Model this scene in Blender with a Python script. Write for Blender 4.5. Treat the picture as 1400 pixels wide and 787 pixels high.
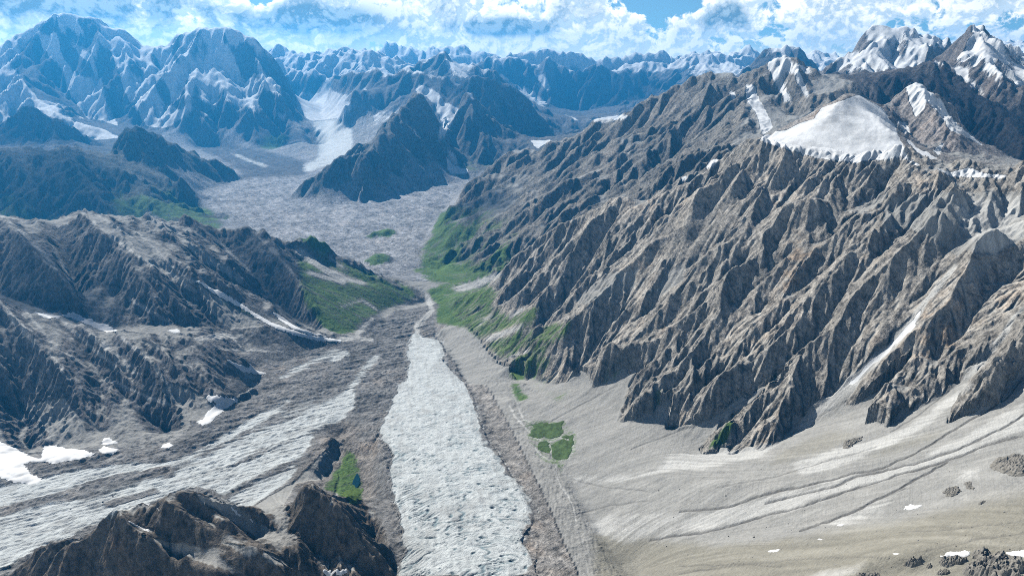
import bpy, math, time
import numpy as np
T0 = time.time()
scene = bpy.context.scene
for _o in list(bpy.data.objects):
    bpy.data.objects.remove(_o, do_unlink=True)
f32 = np.float32

# ------------------------------------------------------------------ camera
W0, H0, FPX = 1400.0, 787.0, 933.0          # photograph's size and focal length in its pixels
CAM_Z, PITCH = 2000.0, math.radians(18.3)   # metres above the glacier snout, degrees below level
cam_data = bpy.data.cameras.new("camera")
cam = bpy.data.objects.new("camera", cam_data)
scene.collection.objects.link(cam)
cam.location = (0, 0, CAM_Z)
cam.rotation_euler = (math.radians(90) - PITCH, 0, 0)
cam_data.sensor_width = 36.0
cam_data.lens = 36.0 * FPX / W0
cam_data.clip_start = 1.0
cam_data.clip_end = 400000.0
scene.camera = cam

# ------------------------------------------------------------------ sun, sky, exposure
SUN_EL, SUN_AZ = math.radians(41), math.radians(-37)     # azimuth from +Y, clockwise positive
sun_dir = np.array([math.sin(SUN_AZ) * math.cos(SUN_EL), math.cos(SUN_AZ) * math.cos(SUN_EL), math.sin(SUN_EL)])
sun_data = bpy.data.lights.new("sun", "SUN")
sun_data.energy = 5.0
sun_data.angle = math.radians(0.5)
sun_data.color = (1.0, 0.955, 0.87)
sun = bpy.data.objects.new("sun", sun_data)
scene.collection.objects.link(sun)
import mathutils
sun.rotation_euler = mathutils.Vector(sun_dir).to_track_quat('Z', 'Y').to_euler()
sun.location = (0, 0, 5000)

world = bpy.data.worlds.new("World")
scene.world = world
world.use_nodes = True
scene.view_settings.view_transform = 'Standard'
scene.view_settings.look = 'None'
scene.view_settings.exposure = 0.38
scene.view_settings.gamma = 1.0
scene.cycles.use_denoising = False
scene.cycles.max_bounces = 4
scene.cycles.diffuse_bounces = 0
scene.cycles.filter_width = 0.95
scene.cycles.sample_clamp_direct = 12
scene.cycles.sample_clamp_indirect = 4
scene.cycles.glossy_bounces = 1
scene.cycles.transmission_bounces = 2
scene.cycles.volume_bounces = 1


class G:
    """tiny node-graph writer"""
    def __init__(s, tree):
        s.t = tree
        s.n, s.l = tree.nodes, tree.links

    def put(s, sock, v):
        if isinstance(v, bpy.types.NodeSocket):
            s.l.new(v, sock)
        elif v is not None:
            if isinstance(v, (int, float)) and sock.type in ('RGBA', 'VECTOR'):
                v = (v, v, v, 1) if sock.type == 'RGBA' else (v, v, v)
            elif isinstance(v, tuple) and sock.type == 'RGBA' and len(v) == 3:
                v = (*v, 1)
            sock.default_value = v

    def m(s, op, a, b=None, c=None, clamp=False):
        n = s.n.new('ShaderNodeMath'); n.operation = op; n.use_clamp = clamp
        for i, v in enumerate((a, b, c)):
            s.put(n.inputs[i], v)
        return n.outputs[0]

    def v(s, op, a, b=None, scale=None):
        n = s.n.new('ShaderNodeVectorMath'); n.operation = op
        s.put(n.inputs[0], a)
        if b is not None: s.put(n.inputs[1], b)
        if scale is not None: s.put(n.inputs['Scale'], scale)
        return n.outputs['Value'] if op in ('DOT_PRODUCT', 'LENGTH') else n.outputs[0]

    def mix(s, f, a, b, mode='MIX'):
        n = s.n.new('ShaderNodeMix'); n.data_type = 'RGBA'; n.blend_type = mode
        s.put(n.inputs[0], f); s.put(n.inputs[6], a); s.put(n.inputs[7], b)
        return n.outputs[2]

    def step(s, x, lo, hi):
        n = s.n.new('ShaderNodeMapRange'); n.interpolation_type = 'SMOOTHSTEP'
        s.put(n.inputs[0], x); s.put(n.inputs[1], lo); s.put(n.inputs[2], hi)
        return n.outputs[0]

    def lin(s, x, lo, hi, a=0.0, b=1.0):
        n = s.n.new('ShaderNodeMapRange')
        s.put(n.inputs[0], x); s.put(n.inputs[1], lo); s.put(n.inputs[2], hi); s.put(n.inputs[3], a); s.put(n.inputs[4], b)
        return n.outputs[0]

    def noise(s, vec, scale, detail=5, rough=0.55, dist=0.0, typ='FBM'):
        n = s.n.new('ShaderNodeTexNoise'); n.noise_type = typ
        if typ != 'FBM': n.normalize = True
        s.put(n.inputs['Vector'], vec); s.put(n.inputs['Scale'], scale); s.put(n.inputs['Detail'], detail)
        s.put(n.inputs['Roughness'], rough); s.put(n.inputs['Distortion'], dist)
        return n.outputs[0]

    def xyz(s, x, y, z):
        n = s.n.new('ShaderNodeCombineXYZ')
        for i, v in enumerate((x, y, z)): s.put(n.inputs[i], v)
        return n.outputs[0]

    def sep(s, v):
        n = s.n.new('ShaderNodeSeparateXYZ'); s.put(n.inputs[0], v)
        return n.outputs

    def attr(s, name):
        n = s.n.new('ShaderNodeAttribute'); n.attribute_name = name
        return n

    def bump(s, h, dist, strength=1.0, normal=None):
        n = s.n.new('ShaderNodeBump')
        s.put(n.inputs['Height'], h); s.put(n.inputs['Distance'], dist); s.put(n.inputs['Strength'], strength)
        if normal is not None: s.put(n.inputs['Normal'], normal)
        return n.outputs[0]


def build_world():
    g = G(world.node_tree)
    g.n.clear()
    out = g.n.new('ShaderNodeOutputWorld')
    bg = g.n.new('ShaderNodeBackground')
    bg.inputs['Strength'].default_value = 0.068
    sky = g.n.new('ShaderNodeTexSky')
    sky.sky_type = 'NISHITA'
    sky.sun_disc = False
    sky.sun_elevation = SUN_EL
    sky.sun_rotation = SUN_AZ
    sky.altitude = 4500
    sky.air_density = 1.0
    sky.dust_density = 0.6
    sky.ozone_density = 2.0
    tc = g.n.new('ShaderNodeTexCoord')
    d = g.v('NORMALIZE', tc.outputs['Generated'])
    X, Y, Z = g.sep(d)[:3]
    az = g.m('ARCTAN2', X, Y)
    el = g.m('ARCSINE', Z)
    # cumulus field in bearing / height above the horizon, flattening towards the horizon
    h = g.m('MAXIMUM', el, -0.02)
    hh = g.m('POWER', g.m('ADD', h, 0.035), 0.8)
    P = g.xyz(g.m('MULTIPLY', az, 19.0), g.m('MULTIPLY', hh, 16.0), 0.37)

    def ncol(p, sc, det):
        n = g.n.new('ShaderNodeTexNoise')
        g.put(n.inputs['Vector'], p); g.put(n.inputs['Scale'], sc); g.put(n.inputs['Detail'], det)
        return n.outputs['Color']

    def field(p):
        warp = g.v('SCALE', g.v('SUBTRACT', ncol(p, 1.1, 2), (0.5, 0.5, 0.5)), scale=0.5)
        q = g.v('ADD', p, warp)
        big = g.noise(q, 0.75, 2, 0.5)
        puff = g.noise(q, 1.9, 9, 0.60)
        bil = g.m('ABSOLUTE', g.m('SUBTRACT', g.noise(q, 3.2, 5, 0.55), 0.5))     # cauliflower heads
        return g.m('ADD', g.m('ADD', g.m('MULTIPLY', big, 0.60), g.m('MULTIPLY', puff, 0.45)), g.m('MULTIPLY', bil, -0.42))
    f0 = field(P)
    f1 = field(g.v('ADD', P, (-0.07, 0.16, 0.0)))     # the field a little nearer the sun

    # individual masses and clear gaps: picture position and half-widths
    def blob(px, py, wx, wy):
        a0 = math.atan((px - 700) / FPX / 1.047); e0 = (85 - py) / 18.06 * math.pi / 180
        a = g.m('DIVIDE', g.m('SUBTRACT', az, a0), wx / 980.0)
        b = g.m('DIVIDE', g.m('SUBTRACT', el, e0), wy / 980.0)
        return g.m('EXPONENT', g.m('MULTIPLY', g.m('ADD', g.m('MULTIPLY', a, a), g.m('MULTIPLY', b, b)), -1.0))
    gap = g.m('ADD', blob(900, 6, 48, 16), g.m('MULTIPLY', blob(1395, 42, 45, 12), 0.5))
    gap = g.m('ADD', gap, g.m('MULTIPLY', blob(375, 2, 25, 8), 0.6))
    dark = 0
    for b in ((60, 8, 130, 26, 1.6), (445, 30, 70, 20, 1.4), (690, 38, 75, 11, 1.6), (988, 28, 36, 20, 1.2),
              (250, 20, 70, 18, 0.6), (790, 14, 40, 12, 0.5), (600, 10, 30, 10, 0.4), (330, 40, 50, 14, 0.5), (1260, 10, 60, 8, .3)):
        dark = g.m('ADD', dark, g.m('MULTIPLY', blob(*b[:4]), b[4]))
    lift = g.m('MULTIPLY', dark, 0.06)
    ff = g.m('ADD', g.m('SUBTRACT', f0, g.m('MULTIPLY', gap, 0.45)), lift)
    cover = g.step(ff, 0.35, 0.42)
    lit = g.lin(g.m('SUBTRACT', f0, f1), -0.04, 0.045)
    core = g.step(ff, 0.42, 0.58)
    shade = g.m('MULTIPLY', g.m('ADD', g.m('MULTIPLY', dark, 1.15), 0.24), core, clamp=True)
    bright = g.mix(g.m('ADD', g.m('MULTIPLY', lit, .8), .2, clamp=True), (7.5, 9.6, 11.0), (21.0, 20.0, 18.0))
    darkc = g.mix(lit, (2.4, 3.9, 5.2), (6.2, 8.0, 9.2))
    ccol = g.mix(shade, bright, darkc)
    veil = g.m('MULTIPLY', g.step(el, 0.045, -0.005), 0.85)   # thin bright veil near the horizon
    ccol = g.mix(g.m('MULTIPLY', veil, 0.55), ccol, (15.0, 16.5, 16.5))
    skyc = g.mix(1.0, sky.outputs[0], (0.80, 1.05, 1.06), 'MULTIPLY')
    fade = g.step(el, 0.38, 0.16)                          # broken cloud thins overhead
    cov = g.m('MULTIPLY', cover, g.lin(fade, 0, 1, 0.02, 1.0))
    cov = g.m('MAXIMUM', cov, g.m('MULTIPLY', veil, 0.9))
    col = g.mix(cov, skyc, ccol)
    g.put(bg.inputs['Color'], col)
    g.l.new(bg.outputs[0], out.inputs['Surface'])


build_world()

# ------------------------------------------------------------------ picture <-> place
SP, CP = math.sin(PITCH), math.cos(PITCH)


def t_of_v(v):            # height over forward distance along the sight line of picture row v
    Y = -(np.asarray(v, float) - H0 / 2) / FPX
    return (-SP + Y * CP) / (CP + Y * SP)


def s_of_uv(u, v):        # sideways over forward distance
    Y = -(np.asarray(v, float) - H0 / 2) / FPX
    return ((np.asarray(u, float) - W0 / 2) / FPX) / (CP + Y * SP)


def uv_of(s, t):
    """inverse of the two above; s = x/y, t = (z-CAM_Z)/y"""
    Yc = (SP + t * CP) / (CP - t * SP)
    v = H0 / 2 - FPX * Yc
    u = W0 / 2 + FPX * s * (CP + Yc * SP)
    return u, v


def floor_z(x, y):
    z = 0.07 * np.clip(5000 - y, 0, 3500) + 0.012 * np.clip(y - 7000, 0, None)
    return z + 0.03 * np.clip(-x - 700, 0, 1500) * np.clip((6000 - y) / 1500, 0, 1)


def tile(ox, oy, k, pts):
    return [(ox + p[0] * k, oy + p[1] * k) + tuple(p[2:]) for p in pts]


K3, K4 = 0.3357, 0.2504
tg = lambda *p: tile(680, 380, 0.5147, p)
t1 = lambda *p: tile(0, 0, K3, p)
t2 = lambda *p: tile(465, 0, K3, p)
t3 = lambda *p: tile(930, 0, K3, p)
t4 = lambda *p: tile(0, 262, K3, p)
t5 = lambda *p: tile(465, 262, K3, p)
t6 = lambda *p: tile(930, 262, K3, p)
t7 = lambda *p: tile(0, 523, K3, p)
t8 = lambda *p: tile(465, 523, K3, p)
t9 = lambda *p: tile(930, 523, K3, p)
ta = lambda *p: tile(0, 0, K4, p)
tb = lambda *p: tile(350, 40, K4, p)
tc_ = lambda *p: tile(1050, 20, K4, p)
td = lambda *p: tile(0, 590, K4, p)
te = lambda *p: tile(300, 590, K4, p)
tf = lambda *p: tile(1050, 590, K4, p)
raw = lambda *p: list(p)


def depth(pts, *ds):
    """give forward distances (metres) to a traced polyline, spread along its length"""
    n = len(pts)
    xs = np.cumsum([0] + [math.hypot(pts[i + 1][0] - pts[i][0], pts[i + 1][1] - pts[i][1]) for i in range(n - 1)])
    xs = xs / max(xs[-1], 1e-6)
    dd = np.interp(xs, np.linspace(0, 1, len(ds)), ds)
    return [(p[0], p[1], float(d)) for p, d in zip(pts, dd)]


# ------------------------------------------------------------------ ridges, spurs and feet read off the photograph
# region, points (u, v, forward distance), (hidden back slope: run, drop) or None
RIDGES = []


def ridge(region, pts, back=None):
    RIDGES.append((region, pts, back))


# --- the snowy massif on the left
ridge('massif', depth(raw((-140, 90), (-60, 70)) + ta((0, 250), (60, 240), (80, 210), (130, 172), (165, 165), (200, 150), (250, 100), (290, 75), (345, 65), (400, 70),
      (450, 90), (490, 85), (520, 105), (560, 128), (600, 132), (640, 165), (700, 210), (780, 250), (830, 255), (900, 265)), 20500, 20500, 20500), (2500, 1900))
ridge('twin', depth(ta((900, 265), (960, 215), (1010, 170), (1050, 178), (1110, 150), (1150, 155), (1205, 145), (1250, 152), (1290, 152), (1330, 185), (1400, 225)) +
      tb((0, 80), (60, 105), (90, 150), (150, 250), (190, 320), (220, 370)), 20500, 19800, 19000), (2500, 2000))
ridge('twin', depth(tb((220, 370), (230, 440), (260, 500), (290, 570), (325, 640), (345, 690)), 19000, 17400, 16000), (900, 500))
ridge('massif', depth(ta((345, 65), (420, 190), (480, 250), (540, 270), (560, 400), (600, 520), (660, 620), (770, 700)), 20500, 19000, 16800))
ridge('massif', depth(ta((165, 165), (190, 230), (260, 330), (350, 440), (400, 560), (450, 630), (555, 690)), 20400, 18800, 16900))
ridge('massif', depth(ta((640, 165), (720, 300), (790, 380), (860, 430), (930, 520), (930, 560)), 20400, 19000, 17600))
ridge('massif', depth(ta((830, 280), (860, 360), (890, 385)), 20000, 19300))
ridge('massif', depth(ta((450, 90), (520, 180), (560, 240)), 20400, 19600))
ridge('massif', depth(ta((80, 210), (60, 280), (40, 350), (100, 420), (180, 520)), 20400, 18800, 17400))
ridge('twin', depth(ta((1110, 150), (1150, 260), (1180, 350), (1240, 420), (1300, 430), (1400, 440)) + tb((60, 310), (130, 400), (200, 440)), 19800, 18600, 17600))
ridge('twin', depth(ta((1010, 170), (980, 330), (1040, 470), (1050, 560)), 20000, 18600, 17000))
ridge('twin', depth(ta((1240, 420), (1200, 560), (1100, 680)), 18600, 17400, 16500))
ridge('twin', depth(tb((130, 400), (140, 520), (110, 600), (40, 650)), 17900, 16700, 16000))
# dark pyramid and the foothill range in front of it
ridge('pyramid', depth(raw((-120, 175), (-40, 185)) + ta((0, 690), (60, 640), (150, 570), (200, 572), (240, 620), (310, 650), (400, 720), (440, 790)), 14600, 14300, 14000), (1200, 650))
ridge('pyramid', depth(ta((165, 568), (180, 660), (200, 760)), 14400, 13800))
ridge('foothill', depth(raw((-140, 205), (-50, 200)) + t1((0, 600), (60, 605), (110, 600), (190, 610), (260, 600), (330, 605), (380, 610), (420, 640), (480, 600), (500, 530),
      (545, 515), (590, 545), (640, 545), (720, 590), (800, 640), (870, 655), (950, 690), (1000, 735)), 9900, 10600, 12000), (1000, 600))
ridge('foothill', depth(t1((545, 515), (560, 600), (620, 700), (740, 760)) + t4((800, 60), (900, 110), (1010, 140)), 10900, 9900, 8800))
ridge('foothill', depth(t1((270, 600), (300, 690), (370, 780)) + t4((420, 60)), 10200, 9200, 8700))
ridge('foothill', depth(t1((40, 605), (60, 700)) + t4((90, 30), (150, 100)), 9950, 9200, 8600))
ridge('foothill', depth(t1((640, 545), (760, 640), (870, 700), (930, 740)), 11300, 11600))
ridge('foothill', raw((-150, 310, 8300), (0, 310, 8300), (115, 304, 8500), (200, 306, 8500), (290, 302, 8700)))
# --- middle mountains
ridge('central', depth(raw((397, 268)) + tb((330, 790), (440, 720), (530, 690), (600, 640), (680, 575), (730, 500), (790, 430), (860, 350), (885, 325)), 10250, 10500, 11400, 13300), (1500, 900))
ridge('central', depth(tb((885, 325), (920, 380), (960, 430), (1000, 520), (1015, 560)), 13300, 12900), (350, 200))
ridge('central', depth(tb((680, 575), (760, 545), (830, 580), (920, 640), (1000, 680), (1040, 740), (1080, 790)), 11500, 12100, 12700), None)
ridge('central', depth(tb((790, 430), (850, 450), (900, 540), (980, 630)), 12600, 12500))
ridge('central', depth(tb((560, 790), (620, 690), (690, 590)), 9950, 10700, 11300))
ridge('horn', depth(tb((1015, 620), (1060, 560), (1090, 450), (1130, 360), (1155, 330), (1190, 370), (1240, 440), (1310, 500), (1400, 620)) + t2((760, 590)), 13500, 14500, 14900, 14900), (900, 600))
ridge('horn', depth(tb((1155, 345), (1170, 430), (1200, 560), (1260, 700), (1280, 745)), 14500, 12900), None)
ridge('horn', depth(tb((1070, 560), (1100, 640), (1170, 740)), 14000, 12900))
ridge('spire', depth(tb((400, 290), (480, 250), (540, 240), (600, 230), (640, 210), (690, 225), (720, 260), (745, 240), (770, 255), (815, 205), (850, 225), (900, 235), (960, 240), (1010, 265),
      (1060, 270), (1100, 330), (1140, 330)), 20500, 18600, 17200), (1200, 700))
ridge('spire', depth(tb((480, 395), (560, 330), (640, 330), (700, 290), (815, 215)), 16800, 18000, 18500))
ridge('horn', depth(tb((1100, 320), (1150, 270), (1190, 255), (1250, 265), (1320, 290)) + t2((680, 345), (740, 400), (790, 450), (830, 490), (880, 545)), 17500, 17200, 16800), (1200, 700))
ridge('fang', depth(tb((830, 210), (900, 180), (960, 145), (1015, 128), (1060, 150), (1110, 180), (1150, 205), (1190, 175), (1230, 205)), 22000, 21500), (1500, 900))
ridge('fang', depth(tb((1015, 128), (1080, 220), (1130, 300)), 21700, 19500))
ridge('fang', depth(tb((1230, 205), (1290, 240), (1330, 270)) + t2((690, 350), (760, 420), (830, 460)), 21500, 20500, 19500), (1200, 600))
ridge('wall', depth(tb((1230, 200), (1260, 160), (1290, 145), (1320, 150)) + t2((640, 240), (690, 230), (720, 235), (760, 250), (800, 270), (845, 230), (880, 265), (920, 290), (960, 300), (1000, 280), (1060, 262),
      (1100, 290), (1150, 300), (1200, 312), (1215, 305), (1250, 330), (1290, 325), (1330, 310), (1370, 282), (1400, 270)), 27500, 27000, 25500), (2500, 1500))
ridge('wall', depth(t2((845, 232), (870, 330), (930, 420), (1000, 470)), 27000, 25000))
ridge('wall', depth(t2((1060, 262), (1080, 350), (1120, 440)), 26600, 24600))
ridge('wall', depth(t2((640, 240), (700, 330), (780, 380), (870, 440), (960, 480)), 27000, 24700))
ridge('wall', depth(t2((1210, 312), (1230, 380), (1250, 420)), 26000, 24800))
# --- far ranges
ridge('far', depth(tb((60, 130), (110, 95), (160, 110), (210, 125), (250, 130), (290, 115), (330, 125), (400, 115), (450, 130), (520, 130), (585, 122), (620, 135), (680, 150), (740, 180), (800, 215), (860, 210)), 26500, 25500), (1500, 900))
ridge('far', depth(tb((310, 230), (350, 190), (400, 175), (440, 190), (470, 160), (520, 150), (560, 155), (590, 130), (640, 145), (700, 170), (780, 205), (830, 215)), 24500, 24500), (1500, 900))
ridge('far', depth(tb((100, 170), (160, 210), (230, 235), (280, 225), (320, 230), (350, 255), (370, 290)), 23500, 22500), (900, 500))
ridge('far', depth(tb((640, 120), (700, 95), (760, 100), (820, 115), (870, 150), (940, 120), (1000, 110), (1060, 110), (1110, 95), (1160, 130), (1220, 150), (1300, 160), (1400, 130)), 32500, 32000), (2000, 1300))
ridge('far', depth(t2((650, 235), (720, 210), (780, 215), (850, 208), (900, 215), (930, 198), (970, 230), (1020, 245), (1090, 240), (1150, 245), (1210, 215), (1250, 230), (1300, 215), (1340, 240), (1400, 230)) +
      t3((60, 225), (150, 212), (180, 225), (210, 230), (255, 200), (275, 195), (310, 225)), 30500, 29500, 27500), (1500, 1000))
ridge('far', depth(t2((1060, 300), (1120, 290), (1200, 280), (1290, 265), (1340, 280), (1400, 250)) + t3((50, 225), (90, 240), (150, 225), (200, 260)), 27500, 26500), (1200, 800))
ridge('far', depth(raw((-150, 70), (-80, 78), (0, 72), (100, 80), (250, 78), (330, 80)), 33500, 33500), (2000, 1300))
ridge('snowpeak', depth(t3((490, 250), (530, 215), (560, 210), (600, 235), (650, 245), (700, 260)), 24000, 23500), (1500, 900))
ridge('snowpeak', depth(t3((1270, 190), (1290, 170), (1320, 180), (1345, 175), (1370, 190)) + raw((1400, 62), (1450, 66), (1550, 60)), 24000, 22000), (1500, 900))
ridge('crag', depth(t3((310, 235), (345, 195), (375, 192), (395, 208), (425, 180), (445, 174), (470, 195), (500, 198), (515, 225), (530, 250), (560, 300)), 17500, 17000), (1500, 1000))
# --- right skyline
ridge('citadel', depth(tc_((270, 350), (330, 330), (380, 270), (440, 220), (500, 150), (530, 90), (570, 62), (640, 50), (665, 75), (690, 85), (720, 65), (770, 58), (800, 90), (830, 115), (870, 105), (905, 100),
      (930, 125), (970, 125), (985, 92), (1000, 95), (1005, 150)), 11400, 11000, 10600), (1500, 1100))
ridge('citadel', depth(tc_((640, 55), (600, 160), (560, 230), (500, 300)), 11000, 9900))
ridge('citadel', depth(tc_((770, 60), (740, 130), (700, 200), (660, 260), (620, 310)), 10900, 9800))
ridge('citadel', depth(tc_((905, 102), (900, 190), (860, 260)), 10700, 9900))
ridge('tower', depth(tc_((880, 250), (930, 220), (985, 180), (1020, 130), (1060, 85), (1100, 75), (1160, 70), (1200, 110), (1240, 175), (1280, 185), (1300, 155), (1320, 185), (1350, 190), (1400, 215)) +
      raw((1470, 85), (1570, 100)), 8900, 8500, 8300, 8300), (1200, 900))
ridge('tower', depth(tc_((1080, 78), (1100, 180), (1150, 300), (1210, 400), (1300, 520), (1400, 600)), 8500, 7300, 6400))
ridge('tower', depth(tc_((1170, 75), (1200, 220), (1270, 340), (1400, 450)), 8500, 7300, 6800))
ridge('tower', depth(tc_((1350, 192), (1340, 300), (1400, 340)), 8300, 7500))
ridge('darkridge', depth(t3((560, 310), (600, 315), (640, 300), (680, 310)) + tc_((400, 320), (460, 345), (520, 300), (560, 315), (640, 320), (700, 290), (760, 290), (800, 295), (860, 260), (900, 250), (950, 270), (1000, 265)), 8300, 7900, 7500), (900, 500))
ridge('darkridge', depth(tc_((1000, 265), (1040, 330), (1100, 400), (1160, 440), (1240, 490), (1310, 540), (1380, 640), (1420, 700)), 7400, 6600, 5800), (300, 150))
ridge('darkridge', depth(tc_((720, 292), (740, 350), (770, 380)), 7600, 7000))
# --- snow peak in front of it, and the snow dome
ridge('snowhorn', depth(tc_((620, 510), (680, 460), (740, 400), (790, 372), (830, 370), (860, 400), (900, 430), (950, 470), (990, 540), (1040, 600), (1100, 650), (1170, 710), (1250, 745), (1330, 785)) +
      t3((1400, 655)) + raw((1480, 240)), 5900, 5600, 4900, 4500), (700, 500))
ridge('snowhorn', depth(tc_((830, 375), (860, 470), (930, 560), (980, 610), (1060, 660), (1000, 720), (960, 780)), 5650, 5000, 4700))
ridge('snowhorn', depth(tc_((690, 470), (740, 560), (790, 640), (860, 740)), 5700, 4900))
ridge('dome', depth(tc_((40, 620), (130, 590), (210, 560), (290, 500), (370, 465), (400, 435), (440, 422), (480, 432), (520, 450), (570, 480), (620, 508)), 5200, 5300, 5700), (500, 300))
ridge('dome', depth(tc_((490, 440), (540, 520), (600, 570), (680, 650), (760, 720), (860, 770)), 5300, 4700, 4300))
ridge('dome', depth(tc_((440, 425), (380, 480), (330, 560)), 5250, 4950))
# --- the right-hand valley wall beyond
ridge('farwall', depth(t2((490, 790), (545, 725), (640, 660), (690, 615), (740, 618), (800, 610), (870, 590), (910, 570), (960, 560), (1010, 535), (1040, 505), (1080, 495), (1105, 488), (1125, 510),
      (1200, 450), (1280, 400), (1330, 375), (1370, 355), (1400, 342)), 10600, 9900, 9300, 8900), (1300, 800))
ridge('farwall', depth(t3((0, 340), (45, 320), (90, 303), (130, 300), (160, 295), (190, 300), (220, 310), (250, 312), (290, 290), (330, 280), (350, 262), (400, 235), (430, 220), (460, 235), (520, 275), (580, 318)), 8900, 8300, 8000), (900, 700))
ridge('farwall', depth(t3((330, 285), (380, 330), (420, 400), (460, 460), (490, 490)), 8200, 7000))
ridge('farwall', depth(t3((440, 225), (480, 300), (520, 370), (560, 440)), 8000, 6800))
ridge('farwall', depth(t3((130, 305), (100, 420), (60, 520), (0, 600)) + t2((1330, 640), (1230, 720)) + t5((1100, 20), (960, 100), (840, 220), (760, 320)), 8500, 6800, 6000))
ridge('farwall', depth(t3((260, 320), (270, 430), (230, 560), (150, 620)), 8300, 6600, 5700))
ridge('farwall', depth(t2((1105, 490), (1040, 580), (960, 680)) + t5((820, 30), (700, 130), (600, 220), (500, 330)), 9400, 7800, 6600))
ridge('farwall', depth(t2((1290, 400), (1180, 520), (1060, 640), (960, 740)) + t5((840, 60), (740, 190), (660, 290)), 9000, 7400, 6300))
ridge('farwall', depth(t2((870, 590), (800, 680), (720, 760)) + t5((580, 60), (480, 200), (400, 330)), 9500, 8200, 6800))
ridge('farwall', depth(t2((690, 620), (640, 710)) + t5((470, 60), (400, 170), (330, 260)), 9900, 8400, 7200))
# --- near right wall: crest and spurs
ridge('rightwall', depth(t5((560, 450), (580, 430), (620, 380), (700, 310), (760, 262), (800, 230), (850, 190), (900, 160), (950, 125), (1000, 100), (1060, 50), (1130, 15), (1180, 22)), 5300, 5350, 4900), (700, 420))
ridge('rightwall', depth(t3((0, 765), (40, 735), (110, 690), (200, 640), (250, 605), (290, 580), (340, 600), (420, 625), (490, 635), (560, 655), (640, 665), (720, 668), (790, 650), (850, 655), (885, 628), (920, 645), (960, 672), (1020, 690),
      (1060, 715), (1100, 712), (1150, 685), (1190, 700), (1230, 720), (1280, 728), (1330, 725), (1400, 700)) + raw((1480, 225), (1600, 230)), 4900, 4300, 3800, 3400, 3150), (220, 60))
# right face lower rock edge
ridge('rightwall', raw((655, 416, 5000), (690, 470, 4350), (722, 517, 3900), (770, 520, 3600), (850, 570, 3130), (905, 560, 3050), (960, 612, 2760), (1010, 610, 2690), (1100, 585, 2640), (1180, 560, 2580), (1290, 545, 2400), (1400, 530, 2220), (1550, 520, 2050)))
# fans below it, down to the lateral moraine
ridge('fan', raw((700, 540, 3560), (740, 575, 3290), (770, 630, 2890), (800, 690, 2560), (835, 750, 2270), (870, 800, 2080)))
ridge('fan', raw((900, 650, 2560), (1000, 660, 2330), (1200, 655, 2060), (1400, 620, 1900), (1560, 620, 1750)))
ridge('fan', raw((850, 700, 2430), (1000, 725, 2100), (1150, 710, 1930), (1400, 680, 1690), (1560, 670, 1600)))
ridge('fan', raw((870, 787, 2080), (1000, 787, 1800), (1150, 787, 1560), (1280, 787, 1400), (1400, 787, 1290), (1560, 787, 1210)))
ridge('fan', raw((1180, 765, 1550), (1260, 752, 1470), (1330, 750, 1420), (1400, 745, 1390), (1500, 745, 1370)), (40, 10))
ridge('fan', raw((800, 960, 1500), (1000, 960, 1300), (1200, 960, 1150), (1500, 960, 1010)))
# --- left ridge (bench and green shoulder)
ridge('leftridge', depth(raw((-200, 300), (-90, 280)) + t4((0, 95), (60, 100), (130, 120), (180, 120), (230, 113), (280, 100), (330, 78), (370, 85), (400, 96), (470, 95), (520, 84), (560, 92), (600, 88), (650, 105), (700, 110), (760, 108), (800, 118), (850, 130),
      (900, 148), (960, 152), (1010, 133), (1040, 150), (1080, 170), (1140, 185), (1200, 200), (1260, 222), (1330, 255), (1400, 282)) + t5((50, 290), (100, 310), (190, 355), (290, 420), (340, 460)), 4900, 5200, 5600, 6000, 5750), (900, 560))
ridge('leftridge', depth(t4((330, 80), (450, 200), (560, 330), (650, 450), (720, 540)), 5200, 4600, 4250))
ridge('leftridge', depth(t4((520, 85), (640, 200), (760, 320), (850, 450)), 5400, 4900, 4500))
ridge('leftridge', depth(t4((660, 110), (780, 210), (880, 320), (970, 355)), 5600, 5200, 4900))
ridge('leftridge', depth(t4((850, 132), (960, 260), (1080, 400), (1200, 520), (1290, 570)), 5850, 5300, 4750))
ridge('leftridge', depth(t4((1010, 135), (1130, 270), (1240, 420), (1330, 540)), 5950, 5300, 4800))
ridge('leftridge', depth(t4((200, 118), (260, 230), (300, 380), (320, 450)), 5150, 4500))
ridge('leftridge', depth(t4((0, 95), (100, 200), (220, 320), (290, 440)), 5000, 4500, 4250))
# foot of the left ridge
ridge('leftridge', raw((576, 416, 5700), (532, 420, 5500), (509, 436, 5100), (485, 460, 4750), (440, 458, 4620), (403, 452, 4520), (352, 446, 4450), (285, 445, 4330), (235, 444, 4280), (185, 448, 4170), (144, 449, 4150), (100, 432, 4200), (60, 424, 4200), (0, 404, 4300), (-150, 400, 4300)))
# --- lower left spur
ridge('leftspur', depth(raw((-180, 390), (-80, 400)) + t4((0, 440), (50, 470), (90, 485), (120, 492), (180, 510), (230, 515), (270, 530), (330, 545), (390, 570), (450, 578), (480, 560), (540, 575), (600, 582), (660, 583), (700, 590), (760, 590), (800, 602), (850, 615), (900, 640),
      (950, 670), (1000, 690), (1040, 750)), 4050, 3950, 3900, 3900), (170, 70))
ridge('leftspur', depth(t4((230, 515), (330, 640), (420, 760)) + t7((540, 60), (620, 170), (700, 230)), 3950, 3500, 3260))
ridge('leftspur', depth(t4((60, 470), (170, 620), (270, 760)) + t7((330, 90), (400, 200)), 3980, 3500, 3220))
ridge('leftspur', depth(t4((480, 562), (600, 680), (700, 770)) + t7((760, 40)), 3900, 3600, 3480))
ridge('leftspur', depth(t4((700, 592), (800, 690), (870, 740)) + t7((930, 30)), 3900, 3700, 3580))
ridge('leftspur', depth(t7((0, 30), (70, 180), (120, 285)), 3450, 3130))
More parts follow.
